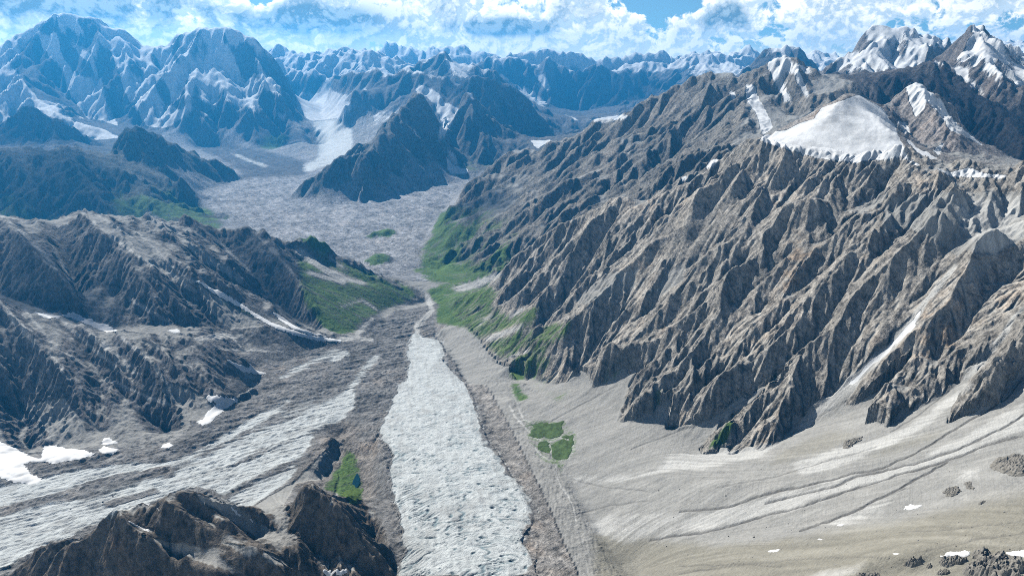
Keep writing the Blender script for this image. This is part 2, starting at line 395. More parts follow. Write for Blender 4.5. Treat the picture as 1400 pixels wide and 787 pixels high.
ridge('leftspur', raw((-160, 600, 3120), (0, 604, 3110), (40, 620, 3040), (60, 615, 3060), (128, 604, 3110), (161, 608, 3080), (201, 610, 3070), (235, 596, 3160), (248, 580, 3250), (240, 548, 3450), (290, 545, 3460), (312, 538, 3500), (349, 515, 3720)))
# --- foreground crest, lower left
ridge('nearcrest', depth(raw((-120, 815)) + td((0, 760), (90, 720), (150, 690), (195, 630), (270, 600), (370, 565), (420, 575), (480, 545), (555, 510), (570, 470), (620, 455), (680, 420), (760, 380), (850, 390), (870, 360), (930, 345), (970, 320), (1040, 312), (1090, 320), (1150, 345),
      (1230, 390), (1300, 420)), 1930, 2000, 2080), (330, 300))
ridge('nearcrest', depth(te((120, 400), (200, 440), (310, 475), (400, 460), (430, 320), (465, 285), (520, 320), (560, 360), (640, 400), (690, 470), (760, 540), (840, 610), (930, 690), (990, 770)), 2080, 2140, 2050, 1960), (170, 110))
ridge('nearcrest', depth(te((0, 470), (60, 480), (110, 540), (140, 590), (220, 620), (330, 600), (430, 610), (520, 660), (640, 720), (760, 770)), 1985, 1985, 1900), (60, 8))
ridge('nearcrest', depth(td((900, 375), (980, 430), (1060, 490), (1130, 530), (1200, 590), (1300, 620), (1400, 650)) + te((330, 730)), 1990, 1930, 1850), (50, 6))
ridge('nearcrest', depth(td((640, 460), (760, 560), (880, 620), (980, 690), (1100, 730), (1200, 760)), 1950, 1870, 1790), (40, 4))
ridge('nearcrest', raw((-120, 930, 1720), (100, 930, 1700), (300, 930, 1680), (500, 930, 1700), (600, 930, 1750)))
ridge('nearcrest', raw((545, 800, 1990), (520, 740, 2220), (490, 700, 2400)))
# moraine hill between the two glaciers
ridge('moraine', raw((468, 592, 3300), (462, 610, 3160), (455, 630, 3010), (440, 660, 2800)))
ridge('moraine', raw((405, 655, 2720), (440, 625, 2920), (463, 590, 3190)))
ridge('moraine', raw((520, 600, 3210), (500, 640, 2950), (495, 690, 2640)))
# lateral moraine crest on the right of the main glacier
ridge('lateral', raw((600, 447, 4900), (650, 488, 4250), (690, 525, 3790), (722, 577, 3290), (748, 630, 2890), (780, 690, 2530), (805, 740, 2280), (836, 790, 2070)))
# high valley floors
ridge('icefall', raw((442, 212, 14800), (450, 180, 16600), (440, 155, 19500), (452, 125, 22000)))
ridge('icefall', raw((415, 200, 15300), (415, 165, 17900), (408, 140, 19700)))
ridge('icefall', raw((478, 200, 14900), (480, 170, 16800), (478, 145, 18800)))
ridge('wall', raw((800, 165, 22000), (830, 160, 22800), (858, 156, 23000)))
ridge('wall', raw((720, 200, 15800), (745, 196, 16300), (790, 182, 18500)))
ridge('massif', raw((130, 180, 15900), (165, 187, 15600), (100, 165, 16200), (60, 148, 16500), (0, 150, 17000), (-60, 160, 17000)))

FLOORS = [
    # side glacier, main glacier
    [(-150, 650), (0, 640), (60, 627), (130, 614), (200, 619), (245, 605), (290, 570), (345, 530), (380, 500), (430, 478), (480, 475), (510, 448), (545, 430), (580, 424), (592, 440), (630, 500), (660, 560), (695, 630),
     (722, 690), (745, 760), (758, 805), (548, 805), (535, 700), (520, 620), (505, 575), (470, 560), (430, 590), (395, 650), (340, 690), (262, 700), (150, 735), (0, 805), (-150, 870)],
    # debris-covered basin
    [(335, 243), (305, 253), (268, 263), (290, 285), (330, 306), (380, 326), (430, 348), (470, 362), (520, 380), (552, 374), (572, 342), (598, 300), (628, 262), (636, 250), (600, 254), (560, 263), (500, 270), (450, 286), (397, 278),
     (402, 258), (430, 240), (455, 226), (438, 220), (415, 240), (330, 238), (265, 203), (300, 200), (400, 217)],
]

# ------------------------------------------------------------------ coarse height solve on an (x/y, ln y) net
S0, S1, NS = -0.96, 0.96, 481
Y0, Y1 = 1000.0, 37000.0
Q0, Q1 = math.log(Y0), math.log(Y1)
NQ = 901
sg = np.linspace(S0, S1, NS)
qg = np.linspace(Q0, Q1, NQ)


def in_poly(px, py, poly):
    inside = np.zeros(px.shape, bool)
    n = len(poly)
    for i in range(n):
        x1, y1 = poly[i][:2]
        x2, y2 = poly[(i + 1) % n][:2]
        if y1 == y2: continue
        c = ((y1 > py) != (y2 > py)) & (px < (x2 - x1) * (py - y1) / (y2 - y1) + x1)
        inside ^= c
    return inside


REG = ['massif', 'twin', 'pyramid', 'foothill', 'central', 'horn', 'spire', 'fang', 'wall', 'far', 'snowpeak', 'crag', 'citadel', 'tower', 'darkridge', 'snowhorn', 'dome',
       'farwall', 'rightwall', 'fan', 'leftridge', 'leftspur', 'nearcrest', 'moraine', 'lateral', 'icefall', 'basin', 'valley']
RID = {n: i for i, n in enumerate(REG)}
zsum = np.zeros((NQ, NS)); zcnt = np.zeros((NQ, NS)); seed = -np.ones((NQ, NS), int)
bsum = np.zeros((NQ, NS)); bcnt = np.zeros((NQ, NS))
crest = np.zeros((NQ, NS), bool)


def raster(x, y, z, sm, ct):
    i = np.rint((np.log(y) - Q0) / (Q1 - Q0) * (NQ - 1)).astype(int)
    j = np.rint((x / y - S0) / (S1 - S0) * (NS - 1)).astype(int)
    ok = (i >= 0) & (i < NQ) & (j >= 0) & (j < NS)
    np.add.at(sm, (i[ok], j[ok]), z[ok]); np.add.at(ct, (i[ok], j[ok]), 1)
    return i[ok], j[ok]


for reg, pts, back in RIDGES:
    p = np.array(pts, float)
    seg = np.maximum(2, (np.abs(np.diff(p[:, 0])) + np.abs(np.diff(p[:, 1])) + np.abs(np.diff(np.log(p[:, 2]))) * 200).astype(int) * 2)
    pp = np.concatenate([np.stack([np.linspace(p[k, c], p[k + 1, c], seg[k], endpoint=False) for c in range(3)], 1) for k in range(len(seg))] + [p[-1:]])
    d = pp[:, 2]
    s = s_of_uv(pp[:, 0], pp[:, 1]); t = t_of_v(pp[:, 1])
    i, j = raster(s * d, d, CAM_Z + t * d, zsum, zcnt)
    seed[i, j] = RID[reg]; crest[i, j] = True
    if back:
        d2 = d + back[0]
        raster(s * d2, d2, np.maximum(CAM_Z + t * d - back[1], floor_z(s * d2, d2) - 10), bsum, bcnt)
SS, QQ = np.meshgrid(sg, qg)
YY = np.exp(QQ); XX = SS * YY
FZ = floor_z(XX, YY)
fu, fv = uv_of(SS, (FZ - CAM_Z) / YY)
fl = in_poly(fu, fv, FLOORS[0]) & (YY < 6500); fb = in_poly(fu, fv, FLOORS[1]) & (YY > 5800)
fixed = zcnt > 0
Z = np.where(fixed, zsum / np.maximum(zcnt, 1), 0.0)
flm = (fl | fb) & ~fixed
Z[flm] = FZ[flm]
near_fixed = fixed | flm
for _ in range(3):
    n2 = near_fixed.copy()
    n2[1:] |= near_fixed[:-1]; n2[:-1] |= near_fixed[1:]; n2[:, 1:] |= near_fixed[:, :-1]; n2[:, :-1] |= near_fixed[:, 1:]
    near_fixed = n2
bm = (bcnt > 0) & ~near_fixed
Z[bm] = (bsum / np.maximum(bcnt, 1))[bm]
fixed = fixed | flm | bm
Z[-1] = 200; fixed[-1] = True


def solve(Z, F):
    if min(Z.shape) > 24:
        a, b = (Z.shape[0] + 1) // 2, (Z.shape[1] + 1) // 2
        Zp = np.zeros((a * 2, b * 2)); Fp = np.zeros((a * 2, b * 2))
        Zp[:Z.shape[0], :Z.shape[1]] = Z * F; Fp[:Z.shape[0], :Z.shape[1]] = F
        c = Fp.reshape(a, 2, b, 2).sum((1, 3)); zc = Zp.reshape(a, 2, b, 2).sum((1, 3)) / np.maximum(c, 1)
        low = solve(zc, c > 0)
        up = np.repeat(np.repeat(low, 2, 0), 2, 1)[:Z.shape[0], :Z.shape[1]]
        Z = np.where(F, Z, up)
    keep = Z[F]
    for _ in range(90):
        P = np.pad(Z, 1, mode='edge')
        Z = 0.25 * (P[:-2, 1:-1] + P[2:, 1:-1] + P[1:-1, :-2] + P[1:-1, 2:])
        Z[F] = keep
    return Z


Zb = solve(Z, fixed)
for _ in range(2):                                # take the stair-steps out of the traced lines
    P = np.pad(Zb, 1, mode='edge')
    Zs = (P[:-2, 1:-1] + P[2:, 1:-1] + P[1:-1, :-2] + P[1:-1, 2:] + 2 * P[1:-1, 1:-1]) / 6
    Zb = np.where(flm, Zb, Zs)
# region map: nearest traced line (jump flooding); floors keep their own
seed[flm & (YY < 6300)] = RID['valley']; seed[flm & (YY >= 6300)] = RID['basin']
JI, JJ = np.meshgrid(np.arange(NQ), np.arange(NS), indexing='ij')


def flood(seeds):
    bi = np.where(seeds, JI, -9999); bj = np.where(seeds, JJ, -9999)
    k = 256
    while k >= 1:
        for di in (-k, 0, k):
            for dj in (-k, 0, k):
                if di == 0 and dj == 0: continue
                ci = np.full_like(bi, -9999); cj = np.full_like(bj, -9999)
                a0, a1 = max(0, di), min(NQ, NQ + di); b0, b1 = max(0, dj), min(NS, NS + dj)
                ci[a0:a1, b0:b1] = bi[a0 - di:a1 - di, b0 - dj:b1 - dj]; cj[a0:a1, b0:b1] = bj[a0 - di:a1 - di, b0 - dj:b1 - dj]
                better = (JI - ci) ** 2 + (JJ - cj) ** 2 < (JI - bi) ** 2 + (JJ - bj) ** 2
                bi = np.where(better, ci, bi); bj = np.where(better, cj, bj)
        k //= 2
    return bi, bj


bi, bj = flood(seed >= 0)
regc = seed[bi.clip(0), bj.clip(0)]
print('solve', round(time.time() - T0, 1))

# ------------------------------------------------------------------ fine net
COLS = np.linspace(-0.935, 0.935, 1141)
rows = [np.linspace(math.log(1050), math.log(1900), 120, endpoint=False), np.linspace(math.log(1900), math.log(6500), 700, endpoint=False),
        np.linspace(math.log(6500), math.log(28000), 460, endpoint=False), np.linspace(math.log(28000), math.log(36000), 40)]
ROWS = np.concatenate(rows)
NR, NC = len(ROWS), len(COLS)
ci = (ROWS - Q0) / (Q1 - Q0) * (NQ - 1); cj = (COLS - S0) / (S1 - S0) * (NS - 1)


def bil(A, ci=ci, cj=cj):
    i0 = np.clip(ci.astype(int), 0, A.shape[0] - 2); j0 = np.clip(cj.astype(int), 0, A.shape[1] - 2)
    a = (ci - i0)[:, None]; b = (cj - j0)[None, :]
    R0, R1 = A[i0], A[i0 + 1]
    return ((R0[:, j0] * (1 - b) + R0[:, j0 + 1] * b) * (1 - a) + (R1[:, j0] * (1 - b) + R1[:, j0 + 1] * b) * a).astype(f32)


H = bil(Zb)
y1 = np.exp(ROWS).astype(f32)
Yf = np.repeat(y1[:, None], NC, 1)
Xf = (Yf * COLS[None, :].astype(f32)).astype(f32)
qs = ROWS.astype(f32); ss = COLS.astype(f32)
SPC = np.maximum(np.gradient(y1)[:, None] * 0.7, Yf * f32(COLS[1] - COLS[0])).astype(f32)       # local spacing, metres


def grad(h):
    hs = np.gradient(h, ss, axis=1); hq = np.gradient(h, qs, axis=0)
    return hs / Yf, (hq - ss[None, :] * hs) / Yf


def hash2(ix, iy, k):
    h = (ix * np.int64(374761393) + iy * np.int64(668265263) + k * 974711) & 0x7fffffff
    h = ((h ^ (h >> 13)) * np.int64(1274126177)) & 0x7fffffff
    return ((h ^ (h >> 16)) & 0xffff).astype(f32) / 65535.0


def vnoise(x, y, k=0):
    """value-gradient noise about 0, in -1..1"""
    fx = np.floor(x); fy = np.floor(y)
    ix = fx.astype(np.int64); iy = fy.astype(np.int64)
    a = (x - fx).astype(f32); b = (y - fy).astype(f32)
    u = a * a * a * (a * (a * 6 - 15) + 10); v = b * b * b * (b * (b * 6 - 15) + 10)
    r = 0
    for dx in (0, 1):
        for dy in (0, 1):
            th = hash2(ix + dx, iy + dy, k) * f32(6.2831853)
            r = r + (np.cos(th) * (a - dx) + np.sin(th) * (b - dy)) * (u if dx else 1 - u) * (v if dy else 1 - v)
    return r * f32(1.5)


def gully(x, y, dx, dy, lam, k):
    """crests and gullies of spacing lam that run down the slope; (dx, dy) is the level direction. Returns -1 (gully floor) .. 1 (crest)"""
    px, py = x / lam, y / lam
    fx, fy = np.floor(px), np.floor(py)
    ix, iy = fx.astype(np.int64), fy.astype(np.int64)
    a, b = (px - fx).astype(f32), (py - fy).astype(f32)
    C = np.zeros_like(a); S = np.zeros_like(a); Wt = np.zeros_like(a)
    for ox in (-1, 0, 1):
        for oy in (-1, 0, 1):
            hx = hash2(ix + ox, iy + oy, k); hy = hash2(ix + ox, iy + oy, k + 31)
            qx, qy = a - ox - hx, b - oy - hy
            w = np.exp(-2.6 * (qx * qx + qy * qy))
            ph = (qx * dx + qy * dy) * f32(6.2831853)
            C += w * np.cos(ph); S += w * np.sin(ph); Wt += w
    mag = np.sqrt(C * C + S * S) / Wt
    tri = 1 - 2 * np.abs(np.arctan2(S, C)) / f32(math.pi)
    return tri * np.minimum(mag * 1.6, 1)


def blur(a, n=1):
    for _ in range(n):
        p = np.pad(a, 1, mode='edge')
        a = (p[:-2, 1:-1] + p[2:, 1:-1] + 2 * p[1:-1, 1:-1]) / 4
        p = np.pad(a, 1, mode='edge')
        a = (p[1:-1, :-2] + p[1:-1, 2:] + 2 * p[1:-1, 1:-1]) / 4
    return a




def box(a, r, axis):
    if r < 1: return a
    p = np.concatenate([np.repeat(a.take([0], axis), r + 1, axis), a, np.repeat(a.take([-1], axis), r, axis)], axis)
    c = np.cumsum(p, axis, dtype=np.float64)
    n = a.shape[axis]
    return ((c.take(range(2 * r + 1, 2 * r + 1 + n), axis) - c.take(range(0, n), axis)) / (2 * r + 1)).astype(f32)


def soft(a, r):
    for _ in range(2):
        a = box(box(a, r, 0), r, 1)
    return a


def project():
    t = (H - CAM_Z) / Yf
    run = np.maximum.accumulate(t, axis=0)
    prev = np.vstack([np.full((1, NC), -9, f32), run[:-1]])
    vis = t >= prev - 0.004
    return run, vis


def seg_dist(px, py, line):
    d = np.full(px.shape, 1e9)
    for (ax, ay), (bx, by) in zip(line[:-1], line[1:]):
        vx, vy = bx - ax, by - ay
        t = np.clip(((px - ax) * vx + (py - ay) * vy) / (vx * vx + vy * vy + 1e-9), 0, 1)
        d = np.minimum(d, np.hypot(px - ax - t * vx, py - ay - t * vy))
    return d


def hit(u, v, dmin=1000):
    """first ground point on the sight line through (u, v), as x, y"""
    s = float(s_of_uv(u, v)); t = float(t_of_v(v))
    j = int(np.clip(round((s - COLS[0]) / (COLS[1] - COLS[0])), 0, NC - 1))
    col = (H[:, j] - CAM_Z) / y1
    i = np.nonzero((col >= t) & (y1 > dmin))[0]
    i = i[0] if len(i) else NR - 1
    if i > 0 and col[i] > col[i - 1]:
        f = (t - col[i - 1]) / (col[i] - col[i - 1]); f = min(max(f, 0), 1)
        y = y1[i - 1] + f * (y1[i] - y1[i - 1])
    else:
        y = y1[i]
    return s * y, float(y)


regf = regc[np.clip(np.rint(ci).astype(int), 0, NQ - 1)][:, np.clip(np.rint(cj).astype(int), 0, NS - 1)]
isreg = lambda *n: np.isin(regf, [RID[x] for x in n])
floorf = bil(blur((fl | fb).astype(f32), 2))
# relief strength by kind of ground
amp = np.ones_like(H)
for n, k in (('fan', 0.04), ('dome', 0.22), ('moraine', 0.45), ('lateral', 0.25), ('icefall', 0.15), ('valley', 0.0), ('basin', 0.0), ('snowhorn', 0.7), ('foothill', 1.35), ('pyramid', 1.3), ('central', 1.3), ('horn', 1.3), ('massif', 1.25), ('twin', 1.25), ('wall', 1.3), ('fang', 1.3), ('leftridge', 0.9), ('nearcrest', 1.0)):
    amp[isreg(n)] = k
amp = soft(amp.astype(f32), 4) * (1 - floorf)
amp = amp * np.where(floorf > .5, 1, np.clip(.92 + .75 * vnoise(Xf / 620, Yf / 620, 160) + .3 * vnoise(Xf / 210, Yf / 210, 161), .35, 1.5)).astype(f32)
# gentle sway of the slope so that gullies are not ruler-straight
wx = vnoise(Xf / 700, Yf / 700, 5) * 60 + vnoise(Xf / 230, Yf / 230, 6) * 20
wy = vnoise(Xf / 700, Yf / 700, 7) * 60 + vnoise(Xf / 230, Yf / 230, 8) * 20
GX, GY = Xf + wx, Yf + wy
H = H * 0.3 + blur(H, 2) * 0.7
RUN, VIS = project()
U, V = (a.astype(f32) for a in uv_of(Xf / Yf, (H - CAM_Z) / Yf))
# edge of rock and loose fans at the foot of the right wall
FANPOLY = tg((-40, 240), (40, 250), (120, 277), (170, 277), (240, 245), (255, 285), (340, 240), (372, 258), (350, 300), (330, 340), (328, 376), (370, 382), (430, 345), (470, 325), (455, 375), (445, 406), (540, 382), (600, 352), (690, 300), (770, 262), (745, 300), (690, 332), (600, 380), (570, 420), (543, 462),
              (620, 462), (690, 457), (762, 430), (790, 380), (840, 335), (900, 290), (990, 215), (1090, 125), (1100, 135), (1010, 250), (945, 300), (928, 337), (1000, 312), (1060, 262), (1095, 238), (1065, 300), (1000, 350), (975, 392), (1030, 392), (1100, 352), (1180, 310), (1240, 255), (1300, 225),
              (1255, 290), (1215, 350), (1195, 378), (1260, 362), (1330, 330), (1362, 280), (1399, 245), (1500, 200), (1700, 200), (1700, 1000), (-40, 1000))
FANM = np.zeros_like(H)
jv = vnoise(Xf / 60, Yf / 60, 33) * 5
FANM[in_poly(U + jv, V + vnoise(Xf / 60, Yf / 60, 34) * 5, FANPOLY) & VIS & isreg('rightwall', 'fan') & (Yf < 4700)] = 1
FANM[isreg('fan')] = 1
rockup = soft((isreg('rightwall') & (FANM < .5) & (Yf < 4800)).astype(f32), 9)
H = H + 55 * np.clip(rockup * 1.4 - 0.45, 0, 1) * isreg('rightwall', 'fan')
amp = amp * (1 - 0.93 * soft(FANM, 1))
GRASSY = in_poly(U, V, raw((425, 345), (460, 352), (500, 370), (530, 385), (562, 405), (560, 420), (500, 440), (470, 450), (445, 440), (420, 410), (412, 380))) & isreg('leftridge') & VIS
GRASSY |= in_poly(U, V, raw((575, 372), (610, 300), (640, 300), (640, 330), (690, 400), (740, 425), (740, 470), (690, 492), (650, 460), (610, 425))) & isreg('farwall', 'rightwall') & VIS & (V > 372)
amp = amp * (1 - .6 * soft(GRASSY.astype(f32), 4))
SPURS = [(t6((1080, 60), (1040, 150), (1020, 190), (900, 290), (820, 360), (700, 470), (640, 540), (600, 600), (480, 700), (380, 785)) + tg((700, 330), (640, 380), (580, 430)), 62, 105),
         (t6((850, 150), (740, 230), (690, 290), (590, 380), (560, 430)) + tg((800, 110), (740, 175), (640, 270), (520, 355)), 50, 95),
         (t6((740, 110), (650, 200), (560, 250), (480, 320), (400, 480)) + tg((700, 120), (620, 200), (490, 310), (360, 365)), 50, 95),
         (t6((540, 80), (420, 110), (340, 190), (290, 300), (200, 370), (130, 450), (0, 580)) + tg((400, 190), (300, 230)), 48, 90),
         (t6((1260, 230), (1200, 270), (1130, 400), (1040, 540), (940, 660), (820, 785)) + tg((1090, 250), (1030, 320), (1000, 375)), 70, 120),
         (tg((1450, 60), (1399, 150), (1350, 220), (1300, 280), (1230, 350)), 55, 100),
         (t6((330, 20), (250, 130), (180, 230), (60, 350)) + t5((1300, 520), (1180, 640), (1060, 700), (960, 730)), 45, 85),
         (t6((60, 60), (20, 180)) + t5((1260, 260), (1120, 400), (1040, 520), (900, 640), (800, 720), (700, 740)), 42, 85),
         (t5((1290, 60), (1180, 160), (1060, 300), (960, 400), (840, 520), (760, 620)), 38, 80), (t5((1080, 110), (960, 240), (860, 330), (760, 420), (640, 480)), 34, 75),
         (t5((900, 170), (800, 280), (720, 370), (640, 440)), 28, 65),
         (t4((0, 460), (120, 600), (250, 740)), 24, 60), (t4((330, 560), (450, 680), (520, 770)), 26, 60), (t4((600, 600), (720, 720)), 22, 50),
         (t4((420, 110), (540, 240), (680, 400), (760, 500)), 26, 85), (t4((150, 130), (230, 300), (280, 440)), 30, 90), (t4((600, 100), (720, 220), (850, 350), (960, 430)), 30, 90), (t4((760, 115), (880, 230), (1000, 380), (1120, 500)), 34, 95), (t4((1080, 175), (1180, 320), (1280, 480)), 26, 80)]
for ln, hh_, ww in SPURS:
    pw = np.array([hit(p[0], p[1], 1500) for p in ln])
    i0, i1 = np.searchsorted(y1, [pw[:, 1].min() - 300, pw[:, 1].max() + 300])
    d = seg_dist(Xf[i0:i1] + vnoise(Xf[i0:i1] / 160, Yf[i0:i1] / 160, 35) * 28, Yf[i0:i1] + vnoise(Xf[i0:i1] / 160, Yf[i0:i1] / 160, 36) * 28, [tuple(p) for p in pw])
    H[i0:i1] += (1.3 * hh_ * np.clip(1 - d / ww, 0, 1) ** 1.25 * (1 - FANM[i0:i1] * .9)).astype(f32)
LEFTK = 1 - 0.5 * soft(isreg('leftridge', 'leftspur').astype(f32), 4)
crestness = np.zeros_like(H)
RADII = (1, 3, 7, 15, 30)
for k, (lam, ka) in enumerate([(1500, .085), (720, .115), (360, .135), (180, .115), (92, .10), (46, .10), (24, .09)]):
    vis = np.clip((lam / SPC - 3.0) / 3.0, 0, 1)
    if lam >= 700: vis = vis * np.clip(Yf / (lam * 5.5) - 0.25, 0, 1)
    g0x, g0y = grad(H)
    gm = np.sqrt(g0x * g0x + g0y * g0y)
    want = 0.30 * lam / SPC                         # smoothing radius in cells
    gx = np.zeros_like(H); gy = np.zeros_like(H); ga = np.zeros_like(H); wt = np.zeros_like(H)
    for r in RADII:
        w = np.clip(1 - np.abs(np.log2(np.clip(want, 1, 30) / r)) / 1.25, 0, 1)
        if w.max() <= 0: continue
        gx += w * soft(g0x, r); gy += w * soft(g0y, r); ga += w * soft(gm, r); wt += w
    wt = np.maximum(wt, 1e-3); gx /= wt; gy /= wt; ga /= wt
    g = np.sqrt(gx * gx + gy * gy) + 1e-4
    coh = np.clip(g / (ga + 1e-4) * 1.5 - 0.35, 0.12, 1)
    sl = np.clip((g - 0.10) / 0.5, 0, 1) * coh
    rid = gully(GX, GY, (-gy / g).astype(f32), (gx / g).astype(f32), lam, 11 + k)
    am = ka * lam * vis * sl * amp
    if 80 < lam < 500: am = am * LEFTK
    H = (H + am * (rid - 0.12)).astype(f32)
    crestness = crestness * 0.7 + rid * vis * sl * 0.5
for k, (lam, ka) in enumerate(((150, .06), (60, .09), (28, .10), (14, .08))):
    vis = np.clip((lam / SPC - 2.2) / 2.0, 0, 1)
    n = 1 - 2.2 * np.abs(vnoise(Xf / lam, Yf / lam, 60 + k))
    H = (H + ka * lam * vis * n * amp * (0.6 + 0.35 * isreg('tower', 'snowhorn') - 0.1 * isreg('nearcrest'))).astype(f32)
fw = soft(isreg('far', 'snowpeak').astype(f32), 3)
for lam, a_ in ((1500, 90), (700, 80), (330, 50)):
    H = (H + fw * a_ * (1 - 2.4 * np.abs(vnoise(Xf / lam, Yf / (lam * 1.4), 45 + int(lam) % 7)))).astype(f32)
print('relief', round(time.time() - T0, 1))

# ------------------------------------------------------------------ picture position of every ground point, and what the camera sees
RUN, VIS = project()


def jittered_uv():
    far = np.clip((Yf - 5000) / 5000, 0, 1)
    jx = (vnoise(Xf / 70, Yf / 70, 91) * 9 + vnoise(Xf / 22, Yf / 22, 92) * 4) * (1 - far) + vnoise(Xf / 300, Yf / 300, 93) * 40 * far
    jy = (vnoise(Xf / 70, Yf / 70, 94) * 11 + vnoise(Xf / 22, Yf / 22, 95) * 5) * (1 - far) + vnoise(Xf / 300, Yf / 300, 96) * 60 * far
    x, y = Xf + jx, Yf + jy
    return uv_of(x / y, (H - CAM_Z) / y)


U, V = uv_of(Xf / Yf, (H - CAM_Z) / Yf)
U, V = U.astype(f32), V.astype(f32)
UJ, VJ = jittered_uv()
UJ, VJ = UJ.astype(f32), VJ.astype(f32)


def paint(A, poly, val=1.0, dmin=0, dmax=1e6, soft_px=0.0, plain=False):
    us, vs = (U, V) if plain else (UJ, VJ)
    p = np.array([q[:2] for q in poly])
    i0, i1 = np.searchsorted(y1, [dmin, dmax])
    if i1 <= i0: return
    sub = (us[i0:i1] > p[:, 0].min()) & (us[i0:i1] < p[:, 0].max()) & (vs[i0:i1] > p[:, 1].min()) & (vs[i0:i1] < p[:, 1].max()) & VIS[i0:i1]
    ii, jj = np.nonzero(sub)
    ii = ii + i0
    m = in_poly(us[ii, jj], vs[ii, jj], poly)
    A[ii[m], jj[m]] = val


def stroke(line, width, dmin=0, dmax=1e6):
    """soft 0..1 band of the given width in pixels along a traced line; returns (rows, cols, weight)"""
    p = np.array([q[:2] for q in line]); w = width + 3
    i0, i1 = np.searchsorted(y1, [dmin, dmax])
    sub = (U[i0:i1] > p[:, 0].min() - w) & (U[i0:i1] < p[:, 0].max() + w) & (V[i0:i1] > p[:, 1].min() - w) & (V[i0:i1] < p[:, 1].max() + w) & VIS[i0:i1]
    ii, jj = np.nonzero(sub); ii = ii + i0
    d = seg_dist(UJ[ii, jj] * 0.5 + U[ii, jj] * 0.5, VJ[ii, jj] * 0.5 + V[ii, jj] * 0.5, [q[:2] for q in line])
    return ii, jj, np.clip(1.5 - d / width, 0, 1)


new = lambda: np.zeros((NR, NC), f32)
ICE, SNOW, GREEN, SCREE, DEBRIS, OLIVE, WARM, PALE, LINE = (new() for _ in range(9))

# ------------------------------------------------------------------ ice of the two glaciers
MAIN_ICE = t5((352, 425), (385, 478), (335, 530), (318, 560), (335, 598), (400, 600), (430, 650), (420, 690), (470, 745), (510, 785)) + \
    t8((540, 50), (565, 150), (600, 230), (650, 300), (700, 380), (760, 440), (800, 510), (790, 560), (740, 640), (770, 690), (795, 730), (800, 800), (225, 800), (262, 700), (240, 560), (200, 430), (215, 290), (150, 210), (200, 100), (240, 0)) + \
    t5((265, 785), (275, 700), (262, 660), (285, 600), (303, 560), (310, 530), (372, 480), (335, 425))
STRIPS = [
    t7((0, 425), (180, 385), (340, 355), (500, 335), (700, 325), (830, 265), (950, 195), (1050, 135), (1180, 70), (1200, 80), (1090, 150), (950, 235), (800, 310), (690, 362), (560, 378), (430, 400), (300, 445), (150, 490), (0, 515), (-200, 560), (-200, 470)),
    t7((0, 545), (140, 515), (300, 490), (420, 470), (560, 418), (700, 368), (860, 298), (1040, 218), (1200, 150), (1330, 88), (1400, 58)) + t8((60, 40), (60, 100), (0, 150)) +
    t7((1270, 215), (1230, 280), (1130, 330), (1050, 370), (900, 460), (860, 440), (790, 430), (740, 430), (640, 480), (560, 500), (420, 560), (300, 620), (250, 645), (140, 680), (40, 745), (-200, 830), (-200, 620)),
    t7((930, 478), (1060, 400), (1200, 330), (1225, 340), (1180, 390), (1100, 450), (1010, 512), (950, 495)),
    t4((1330, 705), (1370, 670), (1400, 650)) + t5((30, 640), (45, 655), (0, 690), (-60, 710)),
]
paint(ICE, MAIN_ICE, 1, 1800, 6200)
for p in STRIPS: paint(ICE, p, 1, 1800, 5200)
for p, v in ((te((-60, 80), (0, 60), (200, 20), (420, -10), (530, 0), (480, 90), (440, 150), (300, 200), (150, 280), (30, 335), (-20, 320)), .75), (te((40, 375), (200, 290), (400, 210), (440, 200), (330, 300), (180, 390), (100, 405)), .8)):
    q = new(); paint(q, p, v, 1800, 5200); ICE[:] = np.maximum(ICE, q)
q = new(); paint(q, STRIPS[0][:10] + t8((60, 40), (60, 100), (0, 150)) + STRIPS[1][14:], .46, 1800, 5200); ICE[:] = np.maximum(ICE, q)
main_mask = new(); paint(main_mask, MAIN_ICE, 1, 1800, 6200)
# dark medial bands on the side glacier
for ln, w in ((t7((0, 525), (150, 490), (300, 445), (430, 405), (560, 380), (690, 365)), 7), (t7((690, 365), (800, 310), (950, 235), (1090, 155), (1200, 85)), 3.0),
              (t7((430, 500), (560, 465), (640, 440)), 4), (t7((900, 470), (1050, 395), (1240, 310)), 3.5), (t7((300, 480), (420, 450), (560, 420)), 1.5),
              (t7((780, 410), (900, 400), (1000, 370)), 1.2), (t7((900, 365), (1020, 310), (1150, 240), (1400, 150)), 1.6), (t7((840, 390), (950, 335), (1080, 265)), 1.2),
              (t7((760, 400), (900, 330), (1060, 250), (1250, 150)), 1.2), (t7((600, 440), (760, 375), (900, 300)), 1.0), (t7((1000, 330), (1120, 270), (1300, 190)), 1.0)):
    i, j, w_ = stroke(ln, w, 1800, 5200)
    ICE[i, j] = np.minimum(ICE[i, j], 1 - w_)
    DEBRIS[i, j] = np.maximum(DEBRIS[i, j], w_)

for ln, w, v in (((raw((462, 548), (480, 530), (497, 508), (515, 488))), 5, .8), (raw((440, 562), (470, 540), (490, 515), (505, 492)), 3, .7), (raw((380, 520), (410, 505), (440, 492), (462, 480)), 3, .7), (raw((395, 508), (430, 490), (470, 470)), 2, .55)):
    i, j, w_ = stroke(ln, w, 1800, 5200)
    ICE[i, j] = np.maximum(ICE[i, j], w_ * v)
# ------------------------------------------------------------------ hummocks, crevasses, channels
rough = floorf * (Yf < 6400)
hum = (1 - 2 * np.abs(vnoise(Xf / 90, Yf / 90, 70))) * 7 + (1 - 2 * np.abs(vnoise(Xf / 38, Yf / 38, 71))) * 4 + vnoise(Xf / 17, Yf / 17, 72) * 2.2 + vnoise(Xf / 250, Yf / 250, 73) * 10
icb = blur(ICE, 3)
H = H + rough * (1 - icb) * hum * np.clip(SPC * 0 + 1, 0, 1)
